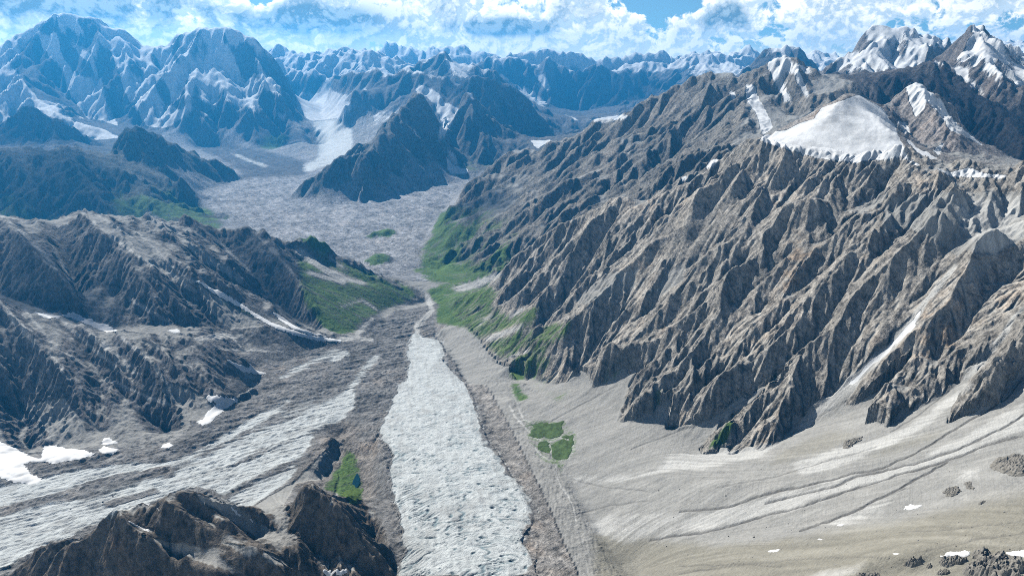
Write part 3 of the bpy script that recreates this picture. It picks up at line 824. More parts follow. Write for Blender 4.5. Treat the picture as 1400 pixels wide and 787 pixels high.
# main glacier: surface bulge, arched cross crevasses, melt pits
mm = blur(main_mask, 12)
axis_x = np.interp(Yf, [1900, 2400, 3000, 3500, 4300, 5000], [-10, -75, -190, -250, -430, -640]).astype(f32)
across = (Xf - axis_x) / 240
arch = Yf + 70 * across ** 2 + vnoise(Xf / 120, Yf / 120, 74) * 26
crev = 1 - 2 * np.abs(vnoise(Xf / 95 + 3, arch / 21, 75))
crev2 = 1 - 2 * np.abs(vnoise(Xf / 60 + 9, arch / 11, 76))
longi = vnoise((Xf - axis_x) / 16, Yf / 260, 77)
crk = vnoise(Xf / 105 + 7, arch / 30, 175); crack = np.clip(1 - np.abs(crk) / 0.15, 0, 1) * np.clip(vnoise(Xf / 170, Yf / 130, 176) * 2.2 + 0.15, 0, 1)
crk2 = vnoise(Xf / 60 + 1, arch / 16, 177); crack = np.maximum(crack, .8 * np.clip(1 - np.abs(crk2) / 0.18, 0, 1) * np.clip(vnoise(Xf / 110, Yf / 100, 178) * 2.4 - .25, 0, 1))
nearice = np.clip((4200 - Yf) / 1800, 0.15, 1)
pit = np.clip(vnoise(Xf / 34, Yf / 24, 78) - 0.52, 0, 1) * 4
H = H + rough * main_mask * (mm * 14 + nearice * (crev * 1.3 + crev2 * 0.5 - pit * 5 - crack * 5) + vnoise(Xf / 60, Yf / 45, 79) * 3.5 + longi * 1.2)
# side glacier: long flow bands, waves towards the left
sd = np.array([0.80, 0.60])
bend = np.clip((Yf - 3300) / 1400, 0, 1)                         # its flow direction, roughly
al = Xf * sd[0] + Yf * sd[1]; ac = -Xf * sd[1] + Yf * sd[0]
band = vnoise((al + vnoise(Xf / 300, Yf / 300, 144) * 60) / 420, ac / 42, 142) + .6 * vnoise(al / 240, ac / 19, 143)
H = H + rough * (1 - icb) * (Xf < -150) * band * 7
side = rough * ICE * (1 - main_mask)
H = H + side * ((1 - 2 * np.abs(vnoise(al / 210, ac / 24, 80))) * 4.0 + (1 - 2 * np.abs(vnoise(al / 60, ac / 30, 81))) * 3.2 + vnoise(al / 25, ac / 14, 82) * 1.6)
# debris-covered basin
bas = floorf * (Yf >= 6400)
flowb = Xf * 0.55 + Yf * -0.83; crsb = Xf * 0.83 + Yf * 0.55
H = H + bas * ((1 - 2 * np.abs(vnoise(Xf / 260, Yf / 260, 83))) * 9 + (1 - 2 * np.abs(vnoise(flowb / 330, crsb / 110, 84))) * 10 + vnoise(Xf / 75, Yf / 75, 85) * 4)
HILLS = new()
for hu, hv, hh_, hr, hs in ((526, 322, 75, 170, 1.3), (517, 356, 60, 150, 2.0), (432, 343, 70, 200, 1.0), (508, 322, 25, 90, 1)):
    hx_, hy_ = hit(hu, hv, 6000)
    dd = np.hypot((Xf - hx_) , (Yf - hy_) / hs) / hr + vnoise(Xf / 90, Yf / 90, 89) * .25
    b_ = np.clip(1 - dd, 0, 1); H = H + hh_ * b_; HILLS = np.maximum(HILLS, np.clip(b_ * 2.2, 0, 1))
# lateral moraine flank: little runnels
latm = blur(isreg('lateral', 'moraine').astype(f32), 3)
H = H + latm * ((1 - 2 * np.abs(vnoise(Xf / 16, Yf / 90, 86))) * 2.2 + vnoise(Xf / 30, Yf / 30, 87) * 2.0 + vnoise(Xf / 11, Yf / 11, 88) * 0.9)
# melt channels cut into the fans
CHANNELS = [t9((0, 525), (200, 505), (400, 440), (640, 390), (830, 345), (960, 285), (1100, 200), (1240, 120), (1330, 60), (1390, -10)),
            t9((350, 490), (600, 430), (760, 370), (960, 330), (1100, 285), (1250, 220), (1400, 130)),
            t9((-120, 640), (0, 620), (150, 600), (300, 550), (500, 505), (640, 450), (830, 390), (1000, 345), (1160, 290), (1250, 250), (1400, 215)),
            t9((490, 600), (700, 530), (850, 455), (930, 410), (1000, 370), (1090, 320)), t9((700, 530), (800, 480), (920, 430)),
            t9((-200, 270), (0, 195), (150, 130), (330, 40), (395, -10)), t9((380, 220), (480, 170), (620, 110), (760, 20)), t9((860, 200), (960, 140), (1100, 30)),
            t9((0, 775), (200, 745), (450, 720), (700, 705), (860, 705)), t9((0, 745), (250, 735), (420, 750)), t9((900, 610), (1150, 590), (1400, 560)), t9((1000, 680), (1200, 640), (1400, 610)),
            t8((700, 190), (850, 160), (1000, 80), (1130, 10)), t8((950, 540), (1100, 500), (1250, 480)), t8((940, 390), (1100, 430), (1250, 440)), t9((150, 430), (400, 375), (560, 330), (800, 260))]
CUT = new()
for k, ln in enumerate(CHANNELS):
    i, j, w_ = stroke(ln, 1.15 if k < 4 else 0.8, 1000, 4200)
    CUT[i, j] = np.maximum(CUT[i, j], w_ * (1 if k < 4 else 0.55))
H = (H - CUT * 4.5).astype(f32)
fanm = blur(isreg('fan').astype(f32), 4)
H = H + fanm * (vnoise(Xf / 120, Yf / 120, 40) * 5 + vnoise(Xf / 40, Yf / 40, 41) * 1.5)
# rocks of the snow dome's and mountain crests stay sharp: a little more tooth on every ridge top
lapl = H - soft(H, 5)
tooth = np.clip(lapl / (SPC * 1.2), 0, 1) * np.minimum(amp, 1) * (1 - .65 * isreg('far', 'snowpeak') - .35 * isreg('massif', 'twin'))
H = (H + tooth * (vnoise(Xf / (SPC * 7), Yf / (SPC * 7), 50) * SPC * 1.5 + vnoise(Xf / (SPC * 3.2), Yf / (SPC * 3.2), 52) * SPC * 0.9)).astype(f32)

rk = soft((amp > .5).astype(f32), 3)
H = (H + rk * (0.36 * np.clip(H - soft(H, 2), -SPC * 1.5, SPC * 1.5) + 0.18 * np.clip(H - soft(H, 6), -SPC * 4, SPC * 4))).astype(f32)       # crisper crests and clefts
RUN, VIS = project()
U, V = uv_of(Xf / Yf, (H - CAM_Z) / Yf); U, V = U.astype(f32), V.astype(f32)
UJ, VJ = jittered_uv(); UJ, VJ = UJ.astype(f32), VJ.astype(f32)
gx, gy = grad(H)
slope = np.sqrt(gx * gx + gy * gy)
bx, by = grad(soft(H, 3))
bslope = np.sqrt(bx * bx + by * by)

# ------------------------------------------------------------------ streaks that run down the slope
def streaks(steps=16, pre=0, seed=7):
    inv = np.zeros_like(H)
    n0 = (hash2(np.arange(NR * NC).reshape(NR, NC), np.zeros((NR, NC), np.int64), 7) - 0.5).astype(f32)
    if pre: n0 = soft(n0, pre) * 4
    sx, sy = grad(soft(H, 4 + 3 * pre))
    m = np.sqrt(sx * sx + sy * sy) + 1e-5
    sx /= m; sy /= m
    dsd = f32(COLS[1] - COLS[0]); dq = np.gradient(qs)[:, None].astype(f32)
    # unit world step -> step in rows / columns, one cell long
    vi = sy / Yf / dq; vj = (sx - ss[None, :] * sy) / Yf / dsd
    L = np.sqrt(vi * vi + vj * vj) + 1e-9
    vi /= L; vj /= L
    acc = n0.copy()
    for sg_ in (1, -1):
        pi, pj = [a.astype(f32) for a in np.meshgrid(np.arange(NR), np.arange(NC), indexing='ij')]
        for _ in range(steps):
            ii = np.clip(np.rint(pi), 0, NR - 1).astype(np.int32); jj = np.clip(np.rint(pj), 0, NC - 1).astype(np.int32)
            pi += sg_ * vi[ii, jj]; pj += sg_ * vj[ii, jj]
            ii = np.clip(np.rint(pi), 0, NR - 1).astype(np.int32); jj = np.clip(np.rint(pj), 0, NC - 1).astype(np.int32)
            acc += n0[ii, jj]
    acc -= soft(acc, 20)
    return np.clip(acc / (2.6 * math.sqrt(steps / 16) * (1.6 if pre else 1)), -1, 1)


STREAK = streaks()
FLOW = streaks(44, 1, 7)
print('streaks', round(time.time() - T0, 1))

# ------------------------------------------------------------------ what covers the ground
n1 = vnoise(Xf / 420, Yf / 420, 101); n2 = vnoise(Xf / 130, Yf / 130, 102); n3 = vnoise(Xf / 45, Yf / 45, 103)
mixn = n1 * 0.5 + n2 * 0.35 + n3 * 0.2
high = isreg('massif', 'twin', 'icefall')
SN = np.clip((H - 700) / 900, -0.6, 0.55) - np.clip(bslope - 0.75, -0.3, 1.2) * 0.75 - crestness * 0.75 + mixn * 0.35 - 0.25
SNOW = np.where(high, np.clip(SN * 1.8 + 0.26, 0, 1), 0)
mid = isreg('central', 'horn', 'spire', 'fang', 'wall', 'crag')
SNOW = np.where(mid, np.clip((np.clip((H - 1300) / 1200, -0.6, 0.4) - np.clip(bslope - 0.6, -0.4, 1) * 0.8 - crestness * 0.6 + mixn * 0.4 - 0.20) * 1.8, 0, 1), SNOW)
fr = isreg('far', 'snowpeak')
SNOW = np.where(fr, np.clip((np.clip((H - 1200) / 900, -0.5, 0.6) - crestness * 0.5 + mixn * 0.6 - 0.02) * 1.6, 0, 1), SNOW)
ct = isreg('citadel', 'tower')
SNOW = np.where(ct, np.clip((np.clip((H - 1750) / 600, -0.5, 0.5) - np.clip(bslope - 0.7, -0.4, 1) * 0.5 - crestness * 0.5 + mixn * 0.6 - 0.04) * 1.8, 0, 1), SNOW)
lo = isreg('darkridge', 'snowhorn', 'farwall')
SNOW = np.where(lo, np.clip((np.clip((H - 1700) / 800, -0.8, 0.3) - crestness * 0.7 + mixn * 0.5 - 0.24) * 1.6, 0, 1), SNOW).astype(f32)

thin = np.clip((-crestness - 0.22) * 2.6 + STREAK * .5 + mixn * .9 - .35, 0, 1) * np.clip((H - 500) / 400, 0, 1)
SNOW = np.maximum(SNOW, np.where(isreg('central', 'horn', 'spire', 'fang', 'wall', 'crag', 'foothill', 'twin', 'massif'), thin * .85, 0)).astype(f32)
S = lambda p, a=0, b=1e6, v=1.0: paint(SNOW, p, v, a, b)
B = 12000
# massif
for p in (ta((195, 165), (320, 190), (330, 260), (345, 320), (400, 400), (470, 420), (520, 440), (560, 540), (600, 590), (650, 690), (560, 660), (470, 640), (440, 580), (360, 480), (350, 410), (290, 320), (230, 250)),
          ta((320, 90), (380, 90), (430, 130), (480, 210), (440, 190), (380, 160), (330, 130), (345, 170), (430, 270), (480, 290), (530, 380), (520, 420), (470, 320), (400, 260), (350, 200), (310, 150)),
          ta((500, 260), (560, 200), (640, 190), (720, 240), (790, 290), (810, 400), (860, 440), (850, 500), (880, 560), (980, 600), (1000, 640), (900, 700), (800, 690), (720, 560), (650, 440), (700, 430), (640, 340), (600, 250), (540, 250), (530, 330), (500, 300)),
          ta((800, 260), (900, 280), (940, 310), (990, 400), (990, 550), (930, 560), (930, 480), (870, 400), (900, 380), (840, 300)),
          ta((1120, 155), (1200, 160), (1210, 220), (1260, 270), (1300, 380), (1345, 410), (1280, 430), (1210, 400), (1170, 340), (1170, 270), (1140, 220)),
          ta((1250, 155), (1300, 160), (1400, 230), (1300, 210), (1290, 260), (1230, 200)), ta((0, 350), (100, 400), (190, 530), (150, 560), (60, 640), (0, 670), (-200, 600), (-200, 350)),
          ta((200, 570), (280, 560), (330, 620), (420, 670), (560, 700), (660, 750), (520, 765), (440, 730), (330, 650), (220, 610)), ta((0, 250), (60, 245), (40, 330), (0, 330)),
          ta((980, 620), (1030, 550), (1065, 600), (1000, 640)), ta((1060, 660), (1220, 550), (1130, 640), (980, 700)), ta((380, 590), (470, 650), (430, 640)), ta((1290, 470), (1340, 500), (1300, 510)),
          ta((1080, 500), (1160, 500), (1170, 540), (1120, 560)), ta((150, 370), (215, 440), (180, 410)), ta((60, 320), (130, 230), (140, 220), (80, 310))):
    S(p, B)
for p in (ta((180, 200), (240, 280), (300, 350), (350, 430), (380, 520), (450, 610), (330, 560), (200, 540), (110, 410), (50, 360), (130, 270)), ta((200, 150), (270, 110), (320, 180), (240, 190)), ta((540, 270), (600, 270), (640, 390), (700, 540), (780, 690), (690, 650), (600, 560), (560, 420)),
          ta((380, 90), (480, 100), (560, 150), (520, 210), (470, 180), (430, 110)), ta((690, 340), (740, 330), (800, 420), (740, 430)), ta((840, 430), (880, 450), (930, 500), (920, 550), (860, 500)),
          ta((340, 200), (420, 290), (500, 380), (510, 430), (430, 410), (370, 350)), ta((815, 280), (840, 300), (880, 380), (850, 370))):
    S(p, B, v=0.0)
# middle valleys
for p in (tb((220, 335), (350, 355), (370, 290), (420, 335), (500, 360), (470, 395), (520, 400), (530, 440), (480, 480), (520, 560), (540, 640), (440, 730), (260, 780), (250, 740), (330, 700), (330, 600), (290, 500), (230, 440), (220, 390)),
          tb((860, 330), (885, 295), (1000, 350), (1020, 390), (1110, 430), (1060, 540), (1000, 630), (990, 600), (1010, 520), (980, 420), (930, 370)), tb((1030, 650), (1090, 680), (1110, 730), (1180, 790), (1060, 790), (1040, 720)),
          tb((1150, 330), (1200, 385), (1185, 390), (1155, 350)), tb((760, 520), (830, 570), (780, 550)), tb((860, 535), (900, 590), (870, 590)), tb((670, 205), (730, 250), (710, 255)), tb((570, 400), (635, 375), (600, 410)),
          tb((600, 295), (640, 310), (610, 305)), tb((85, 475), (120, 455), (200, 490), (150, 500)), tb((915, 625), (975, 655), (955, 660)), tb((1230, 430), (1320, 500), (1300, 490)), tb((110, 390), (180, 430), (130, 410)),
          t2((700, 340), (780, 370), (830, 420), (865, 440), (810, 430), (740, 380)), t2((790, 300), (830, 305), (870, 370), (840, 370)), t2((1000, 490), (1170, 463), (1165, 485), (1050, 500)), t2((770, 572), (870, 570), (800, 605)),
          t2((740, 330), (800, 400), (880, 450), (1000, 500), (960, 490), (860, 440))):
    S(p, 6000)
q = new()
for p in (tb((290, 500), (400, 490), (500, 470), (530, 560), (540, 640), (470, 720), (350, 760), (255, 790), (250, 745), (330, 700), (330, 600)), raw((300, 203), (330, 212), (372, 228), (360, 230), (320, 214))):
    paint(q, p, 1, 10000)
ICE[:] = np.maximum(ICE, q * .75); SNOW *= (1 - q * .72)
# right skyline
for p in (t3((345, 265), (400, 230), (430, 218), (470, 260), (500, 330), (550, 440), (500, 380), (455, 290), (400, 300), (470, 440), (430, 420), (380, 330)), t3((260, 340), (300, 350), (380, 520), (340, 550), (310, 470), (270, 400)),
          t3((470, 255), (560, 300), (580, 320), (500, 290)), t3((80, 320), (120, 400), (140, 460), (110, 400)), t3((195, 370), (220, 370), (225, 420), (205, 400))):
    S(p, 6000)
for p in (tc_((530, 90), (640, 50), (665, 75), (650, 120), (600, 220), (560, 300), (500, 280), (480, 250), (600, 130), (540, 110)), tc_((680, 90), (750, 60), (700, 140), (680, 220), (640, 250), (590, 290), (620, 230), (690, 150)),
          tc_((760, 150), (830, 190), (890, 180), (890, 230), (800, 290), (760, 220)), tc_((1070, 190), (1100, 210), (1130, 300), (1190, 420), (1150, 360), (1110, 260)), tc_((1010, 280), (1060, 290), (1140, 390), (1240, 480), (1180, 450), (1100, 390), (1040, 330)),
          tc_((1210, 290), (1260, 360), (1300, 440), (1400, 490), (1290, 450), (1240, 370)), tc_((1040, 470), (1090, 510), (1220, 630), (1130, 560)), tc_((1180, 190), (1260, 180), (1300, 220), (1230, 220)), tc_((900, 250), (970, 265), (960, 285), (930, 275)),
          tc_((380, 280), (480, 190), (430, 280), (360, 330)), tc_((660, 250), (700, 230), (780, 270), (700, 270))):
    S(p, 5000)
# dome and snow peak
DOME = tc_((10, 640), (100, 632), (180, 590), (250, 570), (290, 510), (370, 480), (440, 455), (490, 440), (570, 480), (620, 510), (690, 600), (720, 680), (770, 775), (690, 787)) + t3((760, 655), (720, 665), (560, 645), (420, 605), (330, 575), (315, 568))
S(DOME, 3500, 6200)
for p in (tc_((740, 400), (790, 373), (830, 370), (860, 400), (950, 470), (990, 540), (1040, 600), (1100, 650), (1190, 725), (1100, 680), (1040, 640), (1050, 660), (990, 630), (940, 550), (860, 470), (850, 520), (800, 560), (780, 500), (760, 430)),
          tc_((705, 575), (760, 590), (780, 650), (740, 640), (800, 720), (860, 750), (930, 787), (860, 790), (760, 700)), tc_((900, 745), (950, 700), (970, 690), (930, 775))):
    S(p, 4000, 6500)
for p in (t3((885, 630), (960, 660), (1000, 682), (950, 672)), t3((1000, 610), (1030, 640), (1000, 640)), t3((1030, 680), (1100, 700), (1180, 680), (1230, 705), (1340, 712), (1330, 728), (1230, 722), (1100, 720)), t3((0, 715), (40, 722), (0, 742)), t3((110, 660), (160, 640), (140, 680), (105, 690))):
    S(p, 2500, 6500)
# couloirs of the right wall
for p in (t6((1122, 285), (1132, 300), (1000, 470), (965, 530), (940, 570), (870, 640), (720, 785), (640, 790), (770, 690), (870, 595), (960, 480)), t6((1400, 455), (1400, 480), (1230, 720), (1130, 790), (1190, 710)), t6((515, 125), (570, 68), (540, 110))):
    paint(PALE, p, 1, 2000, 5000)
S(t6((1000, 455), (985, 480), (945, 560), (860, 640), (700, 785), (670, 785), (860, 615), (940, 530)), 2000, 5000)
# ------ grass
GR = lambda p, a=0, b=1e6, v=1.0: paint(GREEN, p, v, a, b)
for p in (t4((1230, 220), (1300, 240), (1400, 285)) + t5((60, 300), (100, 318), (190, 362), (290, 425), (300, 440), (200, 458), (160, 470), (100, 525), (60, 570), (0, 580)) + t4((1330, 560), (1270, 500), (1235, 430), (1215, 400), (1260, 380), (1215, 330), (1215, 260)),
          t5((350, 400), (420, 380), (500, 400), (590, 400), (620, 440), (600, 520), (560, 560), (480, 550), (390, 530), (400, 460), (370, 430)), t5((550, 595), (560, 550), (640, 520), (740, 490), (830, 450), (850, 470), (760, 530), (650, 600), (580, 605)),
          t5((630, 640), (700, 600), (840, 560), (950, 520), (900, 560), (780, 640), (680, 670)), t5((680, 720), (760, 700), (900, 670), (760, 760), (700, 770)), t5((1030, 785), (1100, 710), (1200, 660), (1180, 720), (1080, 785)),
          t5((295, 325), (330, 280), (400, 250), (450, 290), (420, 340), (330, 335)), t5((370, 170), (400, 100), (440, 60), (425, 120), (380, 180)), t5((420, 360), (480, 320), (520, 320), (480, 370), (440, 380)), t5((200, 345), (300, 400), (330, 430), (290, 420)),
          t9((150, 270), (230, 180), (200, 150), (110, 260)), t8((1150, 150), (1270, 30), (1310, 20), (1290, 100), (1180, 155)), t4((1040, 500), (1180, 540), (1230, 560), (1100, 520)), t4((830, 420), (1000, 480), (1090, 530), (980, 490)),
          t5((640, 250), (700, 210), (690, 260), (640, 290)), t5((840, 600), (960, 540), (940, 580), (860, 620))):
    GR(p, 1000, 9500)
for p in (raw((412, 338), (440, 345), (480, 362), (520, 380), (556, 402), (566, 412), (535, 420), (505, 436), (480, 452), (455, 440), (430, 420), (412, 395), (405, 365)), raw((572, 378), (600, 372), (640, 372), (665, 388), (690, 400), (668, 412), (640, 405), (600, 392)),
          raw((600, 395), (640, 405), (668, 415), (700, 430), (740, 418), (735, 440), (700, 462), (670, 470), (640, 455), (610, 425)), raw((668, 470), (710, 455), (760, 440), (800, 440), (760, 470), (720, 495), (690, 490)), raw((700, 495), (740, 500), (730, 518), (708, 515)),
          raw((575, 345), (600, 310), (615, 300), (640, 320), (620, 350), (600, 372), (570, 374)), raw((800, 520), (850, 490), (880, 480), (860, 505), (825, 525)), raw((850, 570), (890, 535), (905, 530), (900, 560), (865, 576))):
    GR(p, 1000, 9500, .62)
for p in (te((560, 310), (620, 230), (660, 180), (690, 90), (740, 110), (770, 180), (785, 350), (740, 380), (690, 370), (640, 340)), t8((690, 0), (730, 0), (750, 40), (780, 60), (720, 80), (700, 40)), t8((880, 320), (905, 320), (915, 370), (890, 375))):
    GR(p, 1500, 4500, 0.75)
low = np.clip((520 - H) / 450, 0, 1) * np.clip(1.25 - bslope, 0, 1) * np.clip(0.55 + mixn * 0.9 - crestness * 0.3, 0, 1)
GREEN = np.maximum(GREEN, np.where(isreg('farwall', 'foothill', 'central', 'pyramid'), np.clip(low * 1.5, 0, 0.75), 0))
GREEN = np.maximum(GREEN, np.where(isreg('twin', 'massif', 'horn'), np.clip(low * 0.9, 0, 0.5), 0))
GREEN = np.maximum(GREEN, np.where(isreg('rightwall') & (Yf > 3300), np.clip((420 - H) / 300, 0, 1) * np.clip(mixn * 1.3 + 0.15 - STREAK * 0.4, 0, 0.7), 0)).astype(f32)
paint(GREEN, tb((15, 640), (110, 560), (190, 590), (150, 640), (60, 665)), 0.8, 12000)
# light tongues of scree through the grass
for ln, w in ((t4((1215, 240), (1330, 320), (1400, 350)), 4), (t4((1260, 330), (1400, 370)) , 2.5), (t5((0, 345), (60, 365), (100, 372)), 2), (t5((0, 470), (90, 440), (150, 480)), 1.5), (t5((600, 600), (670, 575), (740, 548)), 3.5), (t5((560, 545), (620, 500)), 1.5),
              (t5((480, 395), (560, 375), (640, 340)), 4), (t5((690, 510), (740, 480)), 2), (t5((780, 645), (690, 670)), 2), (t4((1300, 240), (1400, 310)), 1.2)):
    i, j, w_ = stroke(ln, w, 1500, 9000)
    GREEN[i, j] *= 1 - w_; PALE[i, j] = np.maximum(PALE[i, j], w_)
# ------ loose ground
SCREE = np.maximum(SCREE, FANM).astype(f32)
SCREE = np.maximum(SCREE, np.where(isreg('rightwall', 'leftridge', 'leftspur', 'farwall'), np.clip((-crestness - .30) * 2.6 + n1 * .8, 0, .9), 0)).astype(f32)
gent = np.clip((0.52 - bslope) / 0.25, 0, 1)
SCREE = np.maximum(SCREE, np.where(isreg('rightwall', 'leftridge', 'leftspur', 'nearcrest', 'farwall', 'snowhorn', 'lateral'), gent * np.clip(0.75 - crestness * 0.6 + mixn * 0.6, 0, 1), 0))
SCREE = np.maximum(SCREE, np.where(isreg('lateral'), 0.85, 0)).astype(f32)
SC = lambda p, a=0, b=1e6, v=1.0: paint(SCREE, p, v, a, b)
for p in (t6((1010, 0), (1400, 0), (1400, 190), (1280, 260), (1200, 250), (1180, 230), (1130, 265), (1010, 180), (900, 140), (830, 165), (830, 40)), t5((380, 580), (440, 550), (640, 690), (690, 785), (520, 785), (440, 660)),
          t4((590, 85), (700, 110), (760, 200), (820, 230), (980, 355), (900, 330), (800, 260), (680, 150)), t4((320, 80), (420, 95), (520, 170), (640, 260), (820, 420), (760, 400), (560, 260), (420, 150)), t4((800, 370), (900, 440), (1080, 545), (940, 560), (860, 500)),
          t7((700, 0), (840, 60), (870, 110), (800, 160), (760, 130), (650, 30)), t7((110, 90), (260, 60), (330, 150), (370, 220), (230, 250)), t4((560, 600), (700, 640), (620, 640)), t4((920, 690), (1080, 740), (1030, 770)),
          td((1060, 330), (1150, 350), (1290, 430), (1400, 560), (1330, 530), (1200, 440), (1110, 380)), te((0, 350), (100, 400), (210, 490), (340, 560), (300, 600), (180, 560), (110, 500)), td((760, 540), (900, 600), (1130, 640), (1330, 770), (1250, 760), (1050, 700), (900, 640)),
          te((0, 600), (200, 640), (420, 740), (300, 720), (100, 650)), t7((1340, 520), (1400, 300)) + t8((0, 330), (0, 430)), te((200, 400), (420, 260), (560, 120), (620, 60), (660, 120), (560, 260), (420, 280), (330, 440), (250, 450))):
    SC(p, 1000, 7000)
for p in (t5((1100, 330), (1220, 310), (1180, 400), (1000, 460), (940, 450), (1020, 380)), t5((1330, 330), (1400, 280), (1400, 360), (1290, 440), (1260, 430)), t6((780, 0), (860, 0), (800, 60), (730, 100), (700, 80)), t6((1180, 270), (1290, 270), (1230, 330), (1160, 380))):
    SC(p, 1500, 6000, .7)
paint(PALE, t6((1100, 20), (1400, 20), (1400, 180), (1290, 250), (1200, 240), (1170, 200)), 0.6, 2000, 5500)
# pale wash streaks on the fan
for p, v in ((t9((450, 225), (600, 40), (660, 0), (720, 0), (650, 60), (520, 180)), .9), (t9((-40, 560), (200, 510), (400, 455), (640, 400), (830, 360), (1000, 300), (1200, 190), (1400, 80), (1400, 200), (1160, 285), (900, 370), (640, 440), (400, 530), (150, 590), (-40, 610)), .85),
             (t9((-60, 295), (100, 282), (200, 280), (430, 235), (330, 300), (100, 345), (-60, 360)), .8), (t9((440, 330), (600, 280), (760, 240), (900, 190), (1050, 90), (1180, 0), (1220, 0), (1090, 110), (960, 200), (800, 280), (640, 340), (500, 380)), .8),
             (t9((600, 570), (760, 500), (870, 470), (840, 520), (720, 570)), .7), (t9((480, 787), (600, 755), (740, 755), (760, 775), (640, 787)), .8), (t9((1080, 410), (1180, 360), (1280, 370), (1180, 400)), .8),
             (t8((900, 320), (930, 370), (1000, 390), (1200, 380), (1400, 310), (1400, 345), (1200, 395), (1010, 405), (930, 390)), .7), (t8((1000, 540), (1400, 520), (1400, 630), (1150, 660), (1030, 600)), .45)):
    paint(PALE, p, v, 1000, 4500)
paint(OLIVE, tf((-950, 560), (-300, 620), (0, 600), (300, 560), (600, 500), (700, 490), (1000, 425), (1400, 335), (1700, 300), (1700, 900), (-950, 900)), 1, 900, 2600)
for p in (tf((0, 190), (350, 90), (520, 0), (350, 0), (180, 60), (60, 110)), tf((520, 160), (760, 90), (980, 0), (900, 0), (700, 60))):
    paint(OLIVE, p, 0.6, 1500, 3500)
# trodden / washed lines by the meadow
for ln, w in ((t8((690, 95), (715, 140), (760, 190), (800, 228), (850, 240), (900, 222), (950, 235), (955, 270), (930, 310), (870, 318), (820, 300), (795, 265)), 1.3), (t8((725, 100), (750, 150), (775, 160)), 1.0), (t8((895, 415), (930, 460), (950, 510), (962, 560)), 1.3), (t8((850, 250), (862, 290), (870, 318)), 1.0),
              (t8((878, 330), (885, 390), (900, 425)), 0.8), (t8((700, 20), (725, 100)), .7)):
    i, j, w_ = stroke(ln, w, 1500, 4500)
    LINE[i, j] = np.maximum(LINE[i, j], w_)
for p in (td((560, 610), (640, 560), (760, 640), (700, 720), (560, 700)), td((300, 640), (480, 640), (520, 740), (300, 730))):
    paint(WARM, p, 0.8, 1200, 2600)
for p in (te((690, 400), (800, 380), (880, 480), (920, 560), (800, 500)), td((1050, 320), (1150, 350), (1280, 430), (1200, 430), (1080, 370)), t3((1040, 300), (1080, 290), (1120, 370), (1060, 370)), t6((440, 150), (560, 230), (500, 380), (380, 460)), t6((940, 520), (1200, 420), (1130, 640), (960, 700))):
    paint(WARM, p, 0.55, 1200, 9000)
WARM = np.maximum(WARM, np.clip(mixn * 0.8, 0, 0.4)).astype(f32)
flowy = vnoise(al / 230, ac / 15, 140) * .35 + vnoise(al / 90, ac / 9, 141) * .2
ICE[:] = np.where(main_mask > .5, np.clip(np.where(across > 0.15, (soft(ICE, 9) - .48) * 2.6 + n3 * .5 + n2 * .4, (soft(ICE, 4) - .45) * 2.4 + n3 * .45 + n2 * .3), 0, 1), np.clip(soft(ICE, 4) * 1.15 + flowy * (soft(ICE, 6) > .02) - 0.05, 0, 1))
GREEN[:] = np.maximum(soft(GREEN, 3), HILLS * .75)
DEBRIS = np.maximum(DEBRIS, np.where(isreg('valley', 'basin', 'moraine') | (floorf > 0.5), 1 - blur(ICE, 1), 0)).astype(f32)
for ln, w, v in ((t4((330, 80), (460, 190), (560, 260), (700, 340), (790, 370)), 2.2, .6), (t4((400, 95), (600, 230), (760, 350)), 1.6, .55), (t4((600, 90), (720, 180), (820, 260), (980, 355)), 6, .5), (t4((0, 95), (110, 180), (200, 280), (290, 400), (310, 460)), 3, .55),
                 (t4((480, 100), (620, 220), (700, 300)), 1.8, .5), (t4((520, 430), (600, 480), (690, 530)), 2.4, .75), (t4((200, 190), (270, 330), (300, 440)), 2, .5), (t4((900, 210), (1030, 335)), 2, .55), (t4((1010, 140), (1100, 230), (1190, 330)), 2.2, .5), (t4((10, 100), (100, 175)), 2, .9),
                 (t4((20, 480), (110, 590), (190, 640), (280, 760)), 3, .6), (t4((100, 480), (200, 600), (300, 680), (460, 780)), 2.2, .65), (t4((250, 520), (380, 640), (480, 720), (570, 740)), 2.6, .7), (t4((330, 545), (440, 640), (560, 740)), 5, .6), (t4((490, 590), (600, 680), (680, 780)), 3, .6),
                 (t4((0, 450), (90, 540), (140, 620)), 2, .75), (t4((120, 400), (190, 300), (150, 200)), 2, .4), (t4((640, 620), (760, 700), (860, 780)), 2, .5), (t4((760, 620), (880, 690), (1000, 740)), 2, .5), (t7((480, 0), (600, 60), (700, 90)), 2, .75), (t7((90, 60), (150, 170), (180, 250)), 3, .5),
                 (t5((352, 425), (375, 480), (342, 520), (310, 545), (318, 592)), 3.2, 1), (t4((800, 600), (860, 590), (980, 588)), 3, 1), (t4((880, 640), (1000, 645), (1150, 650)), 1.2, .8), (t4((950, 600), (980, 630)), 1.2, .9), (t5((0, 600), (60, 590), (130, 605)), 2.5, .9), (t5((60, 590), (100, 545), (130, 520)), 2.5, .9)):
    i, j, w_ = stroke(ln, w, 1500, 9000)
    PALE[i, j] = np.maximum(PALE[i, j], w_ * v); GREEN[i, j] *= 1 - w_ * v
    LINE[i, j] = np.maximum(LINE[i, j], w_ * v)
paint(WARM, tc_((190, 570), (300, 500), (400, 470), (470, 470), (500, 560), (440, 640), (330, 650), (250, 620)), .55, 4000, 6500)  # grey shading and dust of the snow dome, put into its colour
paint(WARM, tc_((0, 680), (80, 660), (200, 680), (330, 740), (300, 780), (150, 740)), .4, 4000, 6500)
paint(GREEN, t8((745, 150), (800, 150), (920, 158), (965, 215), (970, 290), (920, 330), (860, 330), (800, 300), (760, 220)), .42, 1500, 4500)
